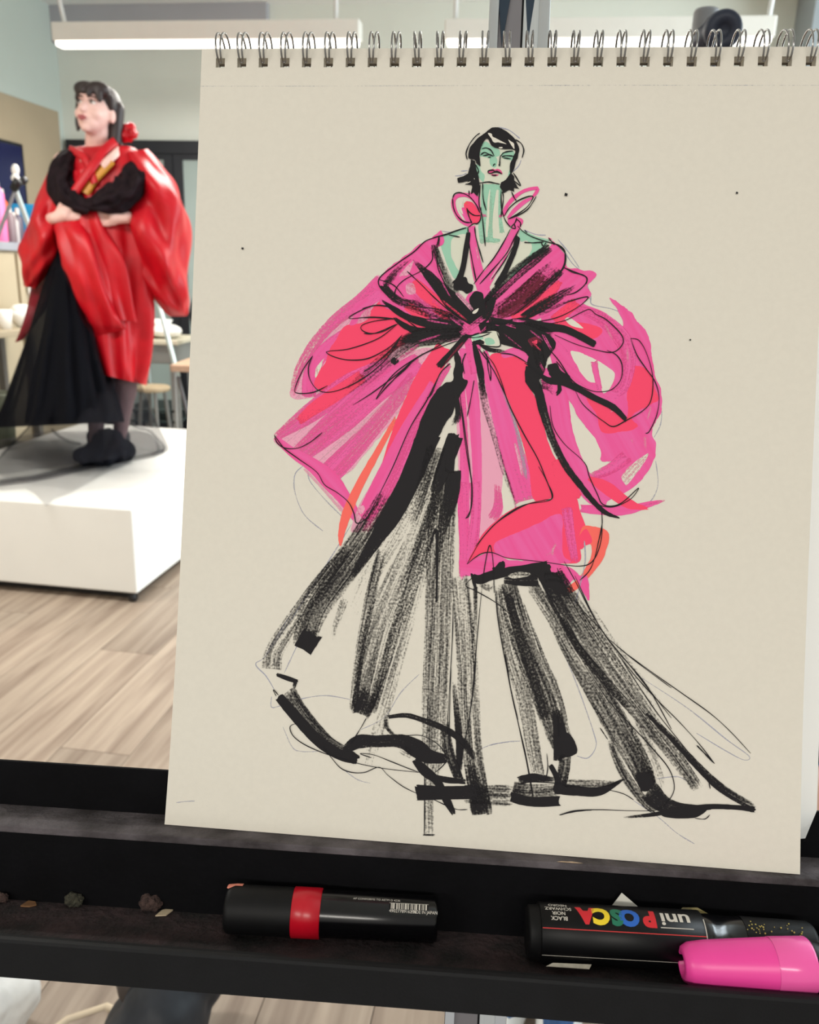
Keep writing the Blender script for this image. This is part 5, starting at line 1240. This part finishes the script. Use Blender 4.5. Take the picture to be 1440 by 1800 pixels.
loft([(84, 398, 106, 364, -.07, .055), (92, 400, 112, 364, -.11, .05)], m_redc, 'cuff', per, rows=16, waves=[(.06, 8, 0, 2, 0)], seed=8)
loft([(72, 420, 118, 416, .06, .05), (60, 470, 106, 460, .08, .06), (50, 530, 92, 520, .09, .06), (38, 575, 66, 565, .10, .04), (27, 602, 40, 598, .10, .01)], tulle('dark_red_lining_tulle', (120, 14, 34), .85), 'lining', per, waves=[(.08, 5, 1, 3, 0)], bump=.03, seed=9, label='dark red sleeve lining')
# crossed collar, gold band, skin at the chest
def band(pts, w, mt, name, thick=.012, label=None):
    Q = catmull([np.array(p, float) for p in pts], 10); P = []
    for i, q in enumerate(Q):
        d = np.array(Q[min(i + 1, len(Q) - 1)][:2]) - np.array(Q[max(i - 1, 0)][:2]); d /= np.linalg.norm(d); n_ = np.array([-d[1], d[0]])
        ww = w * q[3] if len(q) > 3 else w
        row = []
        for a in np.linspace(0, 2 * math.pi, 18, endpoint=False):
            row.append(bp(q[0] + n_[0] * ww / 2 * math.cos(a), q[1] + n_[1] * ww / 2 * math.cos(a), q[2] - thick * math.sin(a)))
        P.append(row)
    mb = MB(); mb.grid(P, closed_v=True); mb.add(P[0], [list(range(18))]); mb.add(P[-1], [list(range(18))[::-1]])
    return mb.build(name, mt, per, label=label)
band([(204, 248, -.02), (186, 262, -.08), (166, 288, -.135), (146, 316, -.16), (124, 350, -.17)], 18, m_redc, 'collar', .014, 'red crossed collar band')
band([(120, 262, .02), (142, 272, -.09), (156, 292, -.125), (166, 322, -.15)], 14, m_redc, 'collar', .012, 'red crossed collar band')
band([(196, 282, -.11), (180, 300, -.125), (164, 318, -.14), (150, 340, -.155)], 17, m_gold, 'gold_band', .010, 'gold satin band under the collar')
band([(212, 262, -.03), (198, 275, -.10), (180, 292, -.125)], 15, m_skin, 'bare_shoulder', .010, 'bare skin showing between the collar and shawl')
for s_, (x, y, r) in enumerate(((214, 232, 13), (226, 228, 12), (222, 238, 12), (233, 235, 9))):
    MB().ball(bp(x, y, .07 - s_ * .01), (r / 393, r / 420, r / 400), noise=.18, seed=s_ + 3).build('collar_flower', m_redc, per)
# shawl: bunched tulle rolls over both shoulders
def roll(pts, name, seed):
    Q = catmull([np.array(p, float) for p in pts], 12); P = []; rg = np.random.default_rng(seed); ph = rg.uniform(0, 6, 8)
    for i, q in enumerate(Q):
        d = np.array(Q[min(i + 1, len(Q) - 1)][:2]) - np.array(Q[max(i - 1, 0)][:2]); d /= np.linalg.norm(d) + 1e-9; n_ = np.array([-d[1], d[0]])
        row = []
        for a in np.linspace(0, 2 * math.pi, 40, endpoint=False):
            m_ = 1 + .10 * math.sin(5 * a + ph[0] + i * .12) + .08 * math.sin(9 * a + ph[1] - i * .15) + .05 * math.sin(3 * a + i * .5 + ph[2])
            row.append(bp(q[0] + n_[0] * q[3] * math.cos(a) * m_, q[1] + n_[1] * q[3] * math.cos(a) * m_, q[2] - q[4] * math.sin(a) * m_))
        P.append(row)
    mb = MB(); mb.grid(P, closed_v=True); mb.add(P[0], [list(range(40))]); mb.add(P[-1], [list(range(40))[::-1]])
    return mb.build(name, m_shawl, per)
roll([(128, 268, .0, 12, .04), (112, 292, -.06, 22, .07), (106, 322, -.09, 24, .08), (118, 346, -.12, 22, .08), (140, 360, -.16, 16, .05), (158, 368, -.18, 10, .04)], 'shawl', 1)
roll([(236, 272, .04, 14, .06), (236, 296, -.04, 26, .09), (232, 322, -.09, 30, .10), (214, 342, -.13, 28, .09), (190, 352, -.16, 24, .07), (164, 358, -.18, 14, .05), (150, 356, -.18, 8, .03)], 'shawl', 2)
# tulle skirt
loft([(100, 425, 150, 420, -.02, .09), (76, 500, 150, 500, -.02, .16), (56, 570, 168, 570, -.03, .24), (30, 650, 186, 650, -.05, .34), (8, 716, 205, 712, -.06, .42), (-10, 752, 214, 742, -.06, .45)], m_tul, 'tulle_skirt', per, rows=60, segs=160, waves=[(.06, 13, .2, 1.5, .3), (.03, 23, 1.0, -2, .4)], cap=False, seed=11)
loft([(104, 440, 150, 436, -.02, .07), (86, 520, 150, 520, -.02, .12), (72, 600, 164, 600, -.03, .18), (56, 680, 180, 676, -.04, .24), (48, 745, 192, 740, -.05, .28)], m_tul, 'tulle_skirt', per, rows=50, segs=120, waves=[(.07, 9, .9, 1.5, .3), (.03, 17, 2.0, -2, .4)], cap=False, seed=12)
loft([(172, 662, 246, 666, .0, .11), (96, 704, 258, 704, -.04, .34), (40, 760, 276, 752, -.06, .48), (-10, 812, 292, 788, -.12, .50), (-30, 838, 285, 796, -.14, .52)], m_tul2, 'sheer_skirt', per, rows=50, segs=160, waves=[(.03, 11, .2, 2, .3), (.02, 19, 1.0, -2, .4)], cap=False, seed=13)
# train lying on the platform
def onplat(x, y, lift): 
    r = ray(x, y); k_ = (PH_Z + lift - CAM_H) / r[2]; return CAM + r * k_
HEM = [(-70, 860), (0, 850), (60, 842), (110, 832), (160, 820), (230, 807), (270, 799), (286, 793)]
FRI = [(-70, 846), (0, 862), (40, 858), (60, 868), (82, 891), (98, 876), (130, 866), (170, 842), (200, 826), (232, 812)]
def sheet_on_platform(top_, bot_, x0, x1, mt, name, amp):
    P = []
    for t in np.linspace(0, 1, 70):
        x = x0 + (x1 - x0) * t
        yt = np.interp(x, [q[0] for q in top_], [q[1] for q in top_]); yb = np.interp(x, [q[0] for q in bot_], [q[1] for q in bot_])
        P.append([onplat(x + 5 * math.sin(s_ * 6 + t * 7), yt + (max(yb, yt + 1) - yt) * s_, .005 + amp * (math.sin(t * 34 + s_ * 3) * .5 + .5) ** 2 * math.sin(math.pi * min(1, s_ * .96 + .04)) + .002) for s_ in np.linspace(0, 1, 24)])
    mb = MB(); mb.grid(P); return mb.build(name, mt, per)
sheet_on_platform([(-70, 790), (0, 772), (80, 758), (240, 756), (262, 760), (286, 788)], HEM, -70, 286, tulle('train_tulle', (70, 66, 70), .34), 'tulle_train', .05)
sheet_on_platform([(x, y - 4) for x, y in HEM], FRI, -70, 232, tulle('fringe_tulle', (110, 104, 106), .28), 'tulle_fringe', .02)
m_hem = tulle('tulle_hem_dark', (40, 40, 46), .34)
def hemline(pts, r, lift=.012):
    MB().tube([onplat(x, y, lift) for x, y in catmull(pts, 8)], r, 8).build('tulle_hem', m_hem, per)
hemline(HEM, .010); hemline([(286, 793), (289, 785), (276, 770), (262, 757), (240, 752), (232, 746)], .006, .02)
hemline([(0, 846), (60, 838), (120, 824), (180, 812), (225, 806)], .010, .006)
hemline([(92, 756), (112, 772), (140, 780)], .008, .04)
# gathered tulle round the feet
me = blob([('e', onplat(176, 800, .055), (.12, .10, .05)), ('e', onplat(212, 792, .06), (.06, .08, .055)), ('e', onplat(190, 778, .09), (.06, .07, .07)), ('e', onplat(152, 802, .03), (.07, .06, .028))], .008, 3)
_co = np.empty(len(me.vertices) * 3); me.vertices.foreach_get('co', _co); _co = _co.reshape(-1, 3)
_c = onplat(184, 795, .05); _a = np.arctan2(_co[:, 1] - _c[1], _co[:, 0] - _c[0]); _r = .012 * np.sin(9 * _a) + .008 * np.sin(17 * _a + 1)
_co[:, 0] += np.cos(_a) * _r; _co[:, 1] += np.sin(_a) * _r; _co[:, 2] = np.maximum(_co[:, 2], PH_Z + .003); me.vertices.foreach_set('co', _co.ravel()); me.update()
link_mesh(me, 'tulle_gather', tulle('gathered_tulle', (16, 18, 26), .86), per)
# shoes
m_shoe = mat('black_shoe', (20, 22, 30), .5, noise=.1)
zt0 = PH_Z + .002
def shoe(ax, toe, seed):
    a = np.array(bp(*ax)); t = np.array(bp(*toe)); a[2] = t[2] = 0; d = t - a; L_ = np.linalg.norm(d); d /= L_; z = np.array([0, 0, 1.0])
    pr_ = [(a + z * (zt0 + .040) - d * .02, a + d * .05 + z * (zt0 + .044), .042, .044), (a + d * .05 + z * (zt0 + .042), t + z * (zt0 + .030), .043, .030), (a - d * .02 + z * (zt0 + .03), a - d * .01 + z * (zt0 + .10), .042, .044)]
    link_mesh(blob(pr_, .007, 2), 'shoe', m_shoe, per)
shoe((212, 776, .03), (186, 800, -.14), 1); shoe((168, 786, .0), (150, 806, -.16), 2)

# ================================================================== THINGS ALONG THE LEFT WALL
m_beige = mat('beige_laminate', (176, 163, 138), .6, noise=.03, nscale=5)
m_gtop = mat('grey_worktop', (150, 152, 160), .4, noise=.04, nscale=8)
cb = empty('cabinet', room(-3.15, 4.3, 0), 'beige storage cabinet with a grey top along the left wall', 'cabinet')
CU0, CU1, CV0, CV1, CZ = -3.37, -2.96, 3.4, 5.0, 1.40
MB().box((CU0, CV0, .08), (CU1, CV1, CZ - .045), room).build('body', m_beige, cb, bevel=.003)
MB().box((CU0, CV0 - .02, CZ - .045), (CU1 + .03, CV1 + .02, CZ), room).build('top', m_gtop, cb, bevel=.004)
MB().box((CU0 + .03, CV0 + .03, 0), (CU1 - .05, CV1 - .03, .08), room).build('plinth', m_black, cb)
for v0 in (3.42, 3.95, 4.48):
    d_ = MB().box((CU1, v0, .11), (CU1 + .018, v0 + .50, CZ - .06), room).build('door', m_beige, cb, bevel=.003)
    MB().tube([room(CU1 + .035, v0 + .06, 1.12), room(CU1 + .04, v0 + .06, 1.18), room(CU1 + .035, v0 + .06, 1.24)], [.012, .016, .012], 10).build('handle', m_white, d_)
sc_ = empty('wall_screen', room(-3.365, 4.7, 1.5), 'dark blue screen hung on the taupe wall panel', 'screen')
MB().box((-3.376, 4.05, 1.50), (-3.345, 5.265, 2.02), room).build('frame', m_black, sc_, bevel=.004)
MB().box((-3.346, 4.07, 1.52), (-3.343, 5.245, 2.0), room).build('display', mat('screen_blue', (24, 28, 66), .25, noise=.1, nscale=3), sc_)
def onlw(x, y, u):
    r = ray(x, y); q = CAM + r * (u / (r @ E2)); return q @ E1, q[2]
def pot(x, w, h, color, name, label, u=-3.02, lid=None):
    v, _ = onlw(x, 415, u); b = room(u, v, CZ + .001); r = w / 2
    t = empty(name, b, label, 'bottle')
    mm = mat(name + '_' + '_'.join(map(str, color)), color, .4, noise=.06, nscale=20)
    MB().lathe(b, b + np.array([0, 0, h]), [(0, 0), (0, r * .9), (.006, r), (h * .70, r), (h * .80, r * .5), (h * .82, r * .4), (h * .84, 0)], 20).build('body', mm, t)
    MB().lathe(b + np.array([0, 0, h * .8]), b + np.array([0, 0, h]), [(0, r * .45), (h * .18, r * .42), (h * .2, 0)], 16).build('cap', mat((name + '_cap'), lid or (200, 196, 190), .4, noise=.03), t)
pot(2, .075, .36, (238, 120, 170), 'squeeze_bottle', 'pink paint bottle at the left edge of the cabinet top')
pot(9, .075, .30, (232, 96, 40), 'squeeze_bottle', 'orange paint bottle beside the pink one on the cabinet', u=-3.12)
pot(20, .06, .20, (120, 104, 108), 'jar', 'grey jar standing right of the orange bottle', u=-3.00)
pot(27, .05, .17, (180, 172, 172), 'jar', 'pale jar between the grey jar and the tripod leg', u=-3.03)
pot(34, .06, .20, (84, 76, 92), 'jar', 'dark jar behind the chrome tripod leg', u=-3.08)
v, _ = onlw(56, 400, -3.2)
bx = empty('box', room(-3.2, v, CZ), 'bright blue box with a pale label band on the cabinet', 'box')
MB().box((-3.28, v - .075, CZ), (-3.10, v + .085, CZ + .24), room).build('carton', mat('cyan_card', (44, 158, 214), .5, noise=.03), bx, bevel=.004)
MB().box((-3.0995, v - .06, CZ + .12), (-3.0985, v + .07, CZ + .17), room).build('label', mat('pale_blue_label', (150, 205, 235), .5, noise=.02), bx)
# bench in front of the cabinet with white things on it
bn = empty('bench', room(-2.80, 3.95, 0), 'narrow beige bench in front of the storage cabinet', 'bench')
zb = at(20, 580, room(-2.76, 4.05, 0)[1])[2]
MB().box((-2.92, 3.3, zb - .03), (-2.70, 4.22, zb), room).build('top', m_beige, bn, bevel=.004)
for (u, v) in ((-2.90, 3.34), (-2.72, 3.34), (-2.90, 4.18), (-2.72, 4.18)): MB().box((u - .018, v - .018, 0), (u + .018, v + .018, zb - .03), room).build('leg', mat('grey_leg', (110, 106, 100), .5, noise=.05), bn)
MB().box((-2.91, 3.32, .30), (-2.71, 4.20, .32), room).build('shelf', mat('grey_shelf', (96, 92, 84), .6, noise=.05), bn)
def on_bench(x): 
    lo = -2.80; r = ray(x, 570); q = CAM + r * (lo / (r @ E2)); return q @ E1
b = room(-2.80, on_bench(42), zb)
t = empty('bowl', b, 'round white bowl on the beige bench beside the tulle skirt', 'bowl')
MB().lathe(b, b + np.array([0, 0, .1]), [(0, 0), (0, .035), (.02, .055), (.055, .075), (.09, .080), (.09, .074), (.05, .066), (.02, .04), (.012, 0)], 26).build('vessel', m_white, t)
MB().ball(b + np.array([0, 0, .085]), (.066, .066, .04), noise=.08).build('cloth_ball', mat('white_cloth', (232, 230, 224), .8, noise=.03), t)
b = room(-2.80, on_bench(10), zb); t = empty('cup', b, 'small white cup at the left end of the bench', 'cup')
MB().lathe(b, b + np.array([0, 0, .1]), [(0, 0), (0, .028), (.10, .038), (.10, .034), (.008, .025), (.008, 0)], 20).build('cup_wall', m_white, t)
b = room(-2.80, 3.95, .32); t = empty('bin', b, 'grey green bin on the shelf under the bench', 'bin')
MB().lathe(b, b + np.array([0, 0, .3]), [(0, 0), (0, .075), (.30, .09), (.31, .093), (.31, .085), (.02, .07), (.02, 0)], 22).build('bin_wall', mat('sage_plastic', (104, 108, 92), .6, noise=.08), t)

# ================================================================== STANDS AND FURNITURE BEHIND
m_pale = mat('pale_aluminium', (205, 226, 226), .3, metal=.35, noise=.04)
tp = empty('tripod_stand', at(30, 330, 4.25) * np.array([1, 1, 0]), 'pale aluminium tripod with a white joint standing before the left cabinet', 'tripod')
top = at(27, 330, 4.28); f0 = at(27, 333, 4.30); foot = at(218, 866, 4.9); foot[2] = .012; f1 = f0 + (foot - f0) * .13; dirn = (foot - f0) / (f0[2] - foot[2])
MB().tube([f0, f1], .0125, 10).build('leg_upper', m_pale, tp)
MB().tube([f1, f0 + dirn * (f0[2] - .012)], .009, 10).build('leg', mat('grey_metal', (120, 120, 122), .4, metal=.6, noise=.05), tp)
ft2 = at(209, 838, 5.2); ft2[2] = .012
MB().tube([f0, ft2], .009, 10).build('leg', mat('grey_metal', (120, 120, 122), .4), tp)
MB().tube([f0, np.array([top[0] - .50, top[1] - .62, .012])], .009, 10).build('leg', mat('grey_metal', (120, 120, 122), .4), tp)
MB().ball(at(27, 313, 4.27), .020).build('joint', m_white, tp); MB().ball(at(27, 299, 4.28), (.018, .018, .028)).build('joint', m_white, tp)
MB().lathe(at(24, 332, 4.28), at(32, 318, 4.26), [(0, 0), (0, .02), (.06, .022), (.06, 0)], 14).build('clamp', m_black, tp)
MB().lathe(at(40, 320, 4.30), at(43, 316, 4.28), [(0, 0), (0, .016), (.03, .018), (.03, 0)], 14).build('knob', m_black, tp)
ea = empty('aluminium_easel', at(300, 600, 4.95) * np.array([1, 1, 0]), 'pale aluminium easel behind the platform, right of the model', 'easel')
e0, e1 = at(283, 548, 4.90), at(313, 662, 4.82); dv = (e1 - e0) / (e0[2] - e1[2])
apex = e0 - dv * .55; 
MB().tube([apex, e1], .0145, 10).build('leg', m_pale, ea); MB().tube([e1, e0 + dv * (e0[2] - .01)], .011, 10).build('leg_extension', mat('grey_metal', (120, 120, 122), .4), ea)
for dx, dy in ((-.45, -.1), (-.1, .45)): MB().tube([apex, np.array([apex[0] + dx, apex[1] + dy, .01])], .0145, 10).build('leg', m_pale, ea)
MB().ball(apex, .03).build('apex_joint', m_black, ea)
# trolley
m_trol = mat('trolley_grey', (128, 128, 124), .5, noise=.04)
YT = 5.25
tr = empty('trolley', at(290, 590, YT) * np.array([1, 1, 0]), 'grey trolley with a pale tray top behind the aluminium easel', 'trolley')
zt1 = at(280, 598, YT)[2]; xA, xB = at(200, 600, YT)[0], at(312, 600, YT)[0]
def tb(x0, x1, z0, z1, y0=0, y1=.5): return ((x0, YT + y0, z0), (x1, YT + y1, z1))
MB().box(*tb(xA, xB, zt1 - .03, zt1)).build('top', mat('pale_tray', (205, 198, 176), .5, noise=.03), tr, bevel=.006)
z637 = at(280, 640, YT)[2]
MB().box(*tb(xA + .02, at(303, 600, YT)[0], z637, zt1 - .03, .02, .48)).build('drawer_box', m_trol, tr, bevel=.004)
for x in (xA + .03, at(294, 600, YT)[0]):
    for y in (.03, .43): MB().box((x, YT + y, 0.0), (x + .05, YT + y + .04, z637)).build('leg', m_trol, tr)
for yy in (722, 741): 
    z_ = at(280, yy, YT)[2]; MB().box((xA + .03, YT + .03, z_ - .016), (at(294, 600, YT)[0] + .04, YT + .46, z_)).build('shelf', mat('dark_green_shelf', (40, 52, 52), .5, noise=.05), tr)
# white cloth and a bowl on it
q = at(283, 583, YT + .2)
me = blob([('e', np.array([q[0] - .06, YT + .2, zt1 + .040]), (.12, .14, .034)), ('e', np.array([q[0] + .04, YT + .18, zt1 + .045]), (.10, .12, .046))], .008, 2)
tag(link_mesh(me, 'folded_cloth', m_white, None), 'white cloth heaped on the grey trolley top', 'cloth')
q = at(269, 563, YT + .2); b = np.array([q[0] - .02, YT + .415, zt1 + .001])
t = empty('bowl', b, 'white bowl behind the cloth on the trolley', 'bowl')
MB().lathe(b, b + np.array([0, 0, .1]), [(0, 0), (0, .04), (.06, .06), (.10, .085), (.10, .078), (.05, .05), (.012, 0)], 22).build('vessel', m_white, t)
# wooden stool near the platform
st = empty('stool', at(272, 676, 5.0) * np.array([1, 1, 0]), 'low tan wooden stool between the trolley and the model', 'stool')
b = at(268, 678, 5.02); m_tan = mat('tan_wood', (182, 164, 134), .6, noise=.08, nscale=20)
MB().lathe(b - np.array([0, 0, .03]), b, [(0, 0), (0, .10), (.008, .105), (.026, .105), (.03, .098), (.03, 0)], 26).build('seat', m_tan, st)
for a in (.5, 2.1, 3.7, 5.2): MB().tube([b + np.array([.07 * math.cos(a), .07 * math.sin(a), -.03]), np.array([b[0] + .12 * math.cos(a), b[1] + .12 * math.sin(a), .012])], .012, 8).build('leg', m_trol, st)
# chair with black coat over its back
ch = empty('chair', at(335, 650, 4.85) * np.array([1, 1, 0]), 'chair with a tan seat and black coat draped back, half hidden by the sketch pad', 'chair')
b = at(338, 640, 4.85)
MB().box((b[0] - .09, 4.70, b[2] - .03), (b[0] + .33, 5.12, b[2] + .01)).build('seat', mat('tan_leather', (190, 160, 134), .5, noise=.05), ch, bevel=.01)
me = blob([('e', np.array([b[0] + .10, 5.16, b[2] + .26]), (.19, .05, .22)), ('e', np.array([b[0] + .14, 5.15, b[2] + .42]), (.17, .06, .10))], .01, 3)
link_mesh(me, 'draped_coat', mat('black_coat', (18, 20, 30), .8, noise=.15), ch)
for dx, y in ((-.07, 4.72), (.31, 4.72), (-.07, 5.10), (.31, 5.10)): MB().tube([(b[0] + dx, y, b[2] - .03), (b[0] + dx, y, .01)], .011, 8).build('leg', m_trol, ch)

# a neighbouring easel's mast with a black knob, above the binding
km = empty('easel_mast', at(1245, 60, 1.35) * np.array([1, 1, 0]), 'chrome mast with a round black knob rising above the binding', 'easel mast')
p = at(1243, 17, 1.35); rr_ = 19.5 / 1440 * 1.36
MB().lathe(np.array([p[0], p[1], 0.03]), p, [(0, 0), (0, rr_), (p[2] - .034, rr_), (p[2] - .030, rr_ * .9), (p[2] - .030, 0)], 26).build('tube', mat('worn_chrome', (150, 152, 158), .18, metal=1.0, noise=.03), km)
k0 = at(1266, 54, 1.33); k1 = at(1274, 52, 1.275); R_ = 29 / 1440 * 1.28
m_knob = mat('dark_blue_black_knob', (34, 42, 60), .5, noise=.06)
MB().lathe(k0, k1, [(0, 0), (0, R_ * .86), (.010, R_), (.040, R_), (.050, R_ * .9), (.0505, R_ * .4), (.046, R_ * .34), (.046, 0)], 34).build('knob', m_knob, km)
MB().lathe(at(1240, 75, 1.35), k0 + (k1 - k0) * .2, [(0, 0), (0, .024), (.03, .022), (.045, .016), (.05, 0)], 18).build('clamp', m_knob, km)
pq = at(1240, 84, 1.35); MB().lathe(np.array([pq[0], pq[1], pq[2] - .06]), np.array([pq[0], pq[1], pq[2] + .02]), [(0, 0), (0, rr_ * 1.25), (.07, rr_ * 1.25), (.08, rr_), (.08, 0)], 22).build('collar', m_knob, km)
MB().box((p[0] - .03, p[1] - .03, 0.002), (p[0] + .03, p[1] + .40, .034)).build('floor_frame', m_black, km)

# ================================================================== SEATED NEIGHBOUR (mostly hidden by the pad)
p2 = empty('person', np.array([.62, 1.30, 0]), 'seated person in navy top and blue jeans beyond the right edge of the pad', 'person')
m_navyc = mat('navy_knit', (22, 30, 44), .8, noise=.15, nscale=60); m_jean = mat('blue_denim', (46, 84, 132), .8, noise=.25, nscale=70); m_skin2 = mat('skin_warm', (206, 158, 140), .55, noise=.04)
hp2 = np.array([.70, 1.22, .548]); ch2 = np.array([.70, 1.27, .93]); nk2 = np.array([.70, 1.26, 1.10]); hd2 = np.array([.70, 1.24, 1.22])
kn = [np.array([.48, 1.00, .54]), np.array([.62, .96, .54])]; an = [np.array([.24, 1.27, .09]), np.array([.315, 1.22, .09])]; to = [np.array([.19, 1.13, .045]), np.array([.275, 1.08, .045])]
el2 = [np.array([.53, 1.20, .78]), np.array([.90, 1.20, .78])]; wr2 = [np.array([.555, 1.05, .655]), np.array([.82, 1.02, .66])]
pr_ = [('e', hd2 + np.array([0, .01, .02]), (.075, .092, .09)), ('e', hd2 + np.array([0, -.035, -.05]), (.05, .05, .055)), (hd2 + np.array([0, -.08, .0]), hd2 + np.array([0, -.1, -.03]), .009, .013), ('e', hd2 + np.array([.075, .01, 0]), (.01, .02, .03)), ('e', hd2 + np.array([-.075, .01, 0]), (.01, .02, .03)),
       (hd2 + np.array([0, .01, -.07]), nk2, .05, .055), (nk2, ch2, .06, .13), (ch2, hp2, .135, .14), (hp2 + np.array([-.08, 0, 0]), kn[0], .085, .06), (hp2 + np.array([.07, 0, 0]), kn[1], .085, .06)]
for s_, sx_ in ((0, -1), (1, 1)):
    sh = ch2 + np.array([sx_ * .15, 0, .10]); pr_ += [(ch2 + np.array([0, 0, .09]), sh, .08, .055), (sh, el2[s_], .05, .04), (el2[s_], wr2[s_], .04, .028), (kn[s_], an[s_], .058, .038)]
    d = np.array([0, -1.0, -.35]); d /= np.linalg.norm(d); pal = wr2[s_] + d * .05
    pr_ += [(wr2[s_], pal, .027, .032)]
    for o_, l_ in ((-.027, .05), (-.009, .062), (.010, .06), (.028, .048)):
        k0_ = pal + np.array([o_, -.02, 0]); pr_ += [(k0_, k0_ + d * l_ * .55, .0095, .009), (k0_ + d * l_ * .55, k0_ + d * l_ * .8 + np.array([0, 0, -.02]), .009, .0075)]
    pr_ += [(wr2[s_] + d * .02 + np.array([-sx_ * .025, 0, 0]), pal + np.array([-sx_ * .045, -.015, 0]), .012, .009)]
    pr_ += [(an[s_], to[s_], .036, .028)]
me = blob(pr_, .009, 3); o = link_mesh(me, 'body', m_skin2, p2)
o.data.materials.append(m_navyc); o.data.materials.append(m_jean)
off = np.array(p2.location)
for f_ in o.data.polygons:
    c = np.array(f_.center) + off
    dw = min(np.linalg.norm(c - wr2[0]), np.linalg.norm(c - wr2[1]), np.linalg.norm(c - wr2[0] - np.array([0, -.07, -.03])), np.linalg.norm(c - wr2[1] - np.array([0, -.07, -.03])))
    if dw < .075 and c[2] > .6: f_.material_index = 0
    elif c[2] < .60 or (c[1] < 1.1 and c[2] < .64): f_.material_index = 2
    elif c[2] < 1.10: f_.material_index = 1
link_mesh(blob([('e', hd2 + np.array([0, .03, .04]), (.085, .095, .085)), ('e', hd2 + np.array([0, .07, -.04]), (.075, .05, .1)), ('e', hd2 + np.array([0, -.06, .08]), (.06, .03, .03))], .009, 2), 'hair', m_hair, p2)
m_sn = mat('white_trainer', (222, 224, 222), .5, noise=.04)
for s_ in (0, 1):
    d = to[s_] - an[s_]; d[2] = 0; d /= np.linalg.norm(d); a_ = an[s_] * np.array([1, 1, 0])
    link_mesh(blob([(a_ + np.array([0, 0, .045]) - d * .03, a_ + d * .08 + np.array([0, 0, .045]), .043, .043), (a_ + d * .08 + np.array([0, 0, .042]), a_ + d * .17 + np.array([0, 0, .036]), .042, .033)], .008, 2), 'shoe', m_sn, p2)
s2 = empty('stool', np.array([.72, 1.28, 0]), 'black stool under the seated person in jeans', 'stool')
MB().lathe((.72, 1.28, .355), (.72, 1.28, .40), [(0, 0), (0, .17), (.01, .175), (.035, .175), (.045, .165), (.045, 0)], 30).build('seat', m_black, s2)
for a in (.6, 2.2, 3.8, 5.3): MB().tube([(.72 + .12 * math.cos(a), 1.28 + .12 * math.sin(a), .36), (.72 + .19 * math.cos(a), 1.28 + .19 * math.sin(a), .012)], .013, 8).build('leg', m_chrome, s2)

# ================================================================== BAGS UNDER THE TRAY
def crumple(me, c, amp, seed, fr=1.0):
    rg = np.random.default_rng(seed); W_ = rg.normal(0, 1, (14, 3)); W_ /= np.linalg.norm(W_, axis=1)[:, None]; ph = rg.uniform(0, 6.28, 14); fq = rg.uniform(12, 42, 14) * fr
    co = np.empty(len(me.vertices) * 3); me.vertices.foreach_get('co', co); co = co.reshape(-1, 3); d = co - c; n_ = d / (np.linalg.norm(d, axis=1)[:, None] + 1e-9)
    s_ = sum(np.abs(np.sin(co @ W_[i] * fq[i] + ph[i])) * (20 / fq[i]) for i in range(14)) / 14
    co = co + n_ * ((s_ - .6) * amp)[:, None]; co[:, 2] = np.maximum(co[:, 2], .002); me.vertices.foreach_set('co', co.ravel()); me.update()
c = np.array([-.775, 1.05, .125])
me = blob([('e', c, (.17, .14, .125)), ('e', c + np.array([.06, .06, -.03]), (.13, .11, .10)), ('e', c + np.array([-.1, 0, .06]), (.10, .10, .10))], .008, 1); crumple(me, c, .06, 4, 2.6)
m_bag = tulle('white_plastic_film', (244, 244, 243), .72)
t = tag(link_mesh(me, 'plastic_bag', m_bag, None), 'crumpled white plastic bag on the floor at the lower left', 'bag')
c = np.array([-.384, 1.10, .12])
bk = empty('backpack', np.array([c[0], c[1], 0]), 'slouched black fabric backpack on the floor under the tray', 'backpack')
me = blob([('e', c + np.array([0, 0, -.02]), (.085, .13, .11)), ('e', c + np.array([.03, .05, .02]), (.075, .10, .10)), ('e', c + np.array([-.02, -.05, -.04]), (.085, .12, .08))], .007, 2); crumple(me, c, .035, 9, 2.0)
link_mesh(me, 'sack', mat('black_nylon', (22, 27, 36), .55, noise=.2, nscale=25), bk)
me = blob([('e', c + np.array([-.055, .03, .035]), (.045, .08, .06))], .007, 2); crumple(me, c, .03, 3, 2.2)
link_mesh(me, 'side_pocket', mat('brown_mesh', (66, 58, 54), .7, noise=.1), bk, 'brownish mesh side pocket')
MB().tube([c + np.array([-.08, .04, -.10]), c + np.array([-.14, .08, -.122]), c + np.array([-.20, .05, -.122]), c + np.array([-.24, .0, -.122])], [.006, .008, .008, .006], 8).build('strap', mat('cream_strap', (206, 190, 166), .7, noise=.06), bk, label='cream strap trailing on the floor')
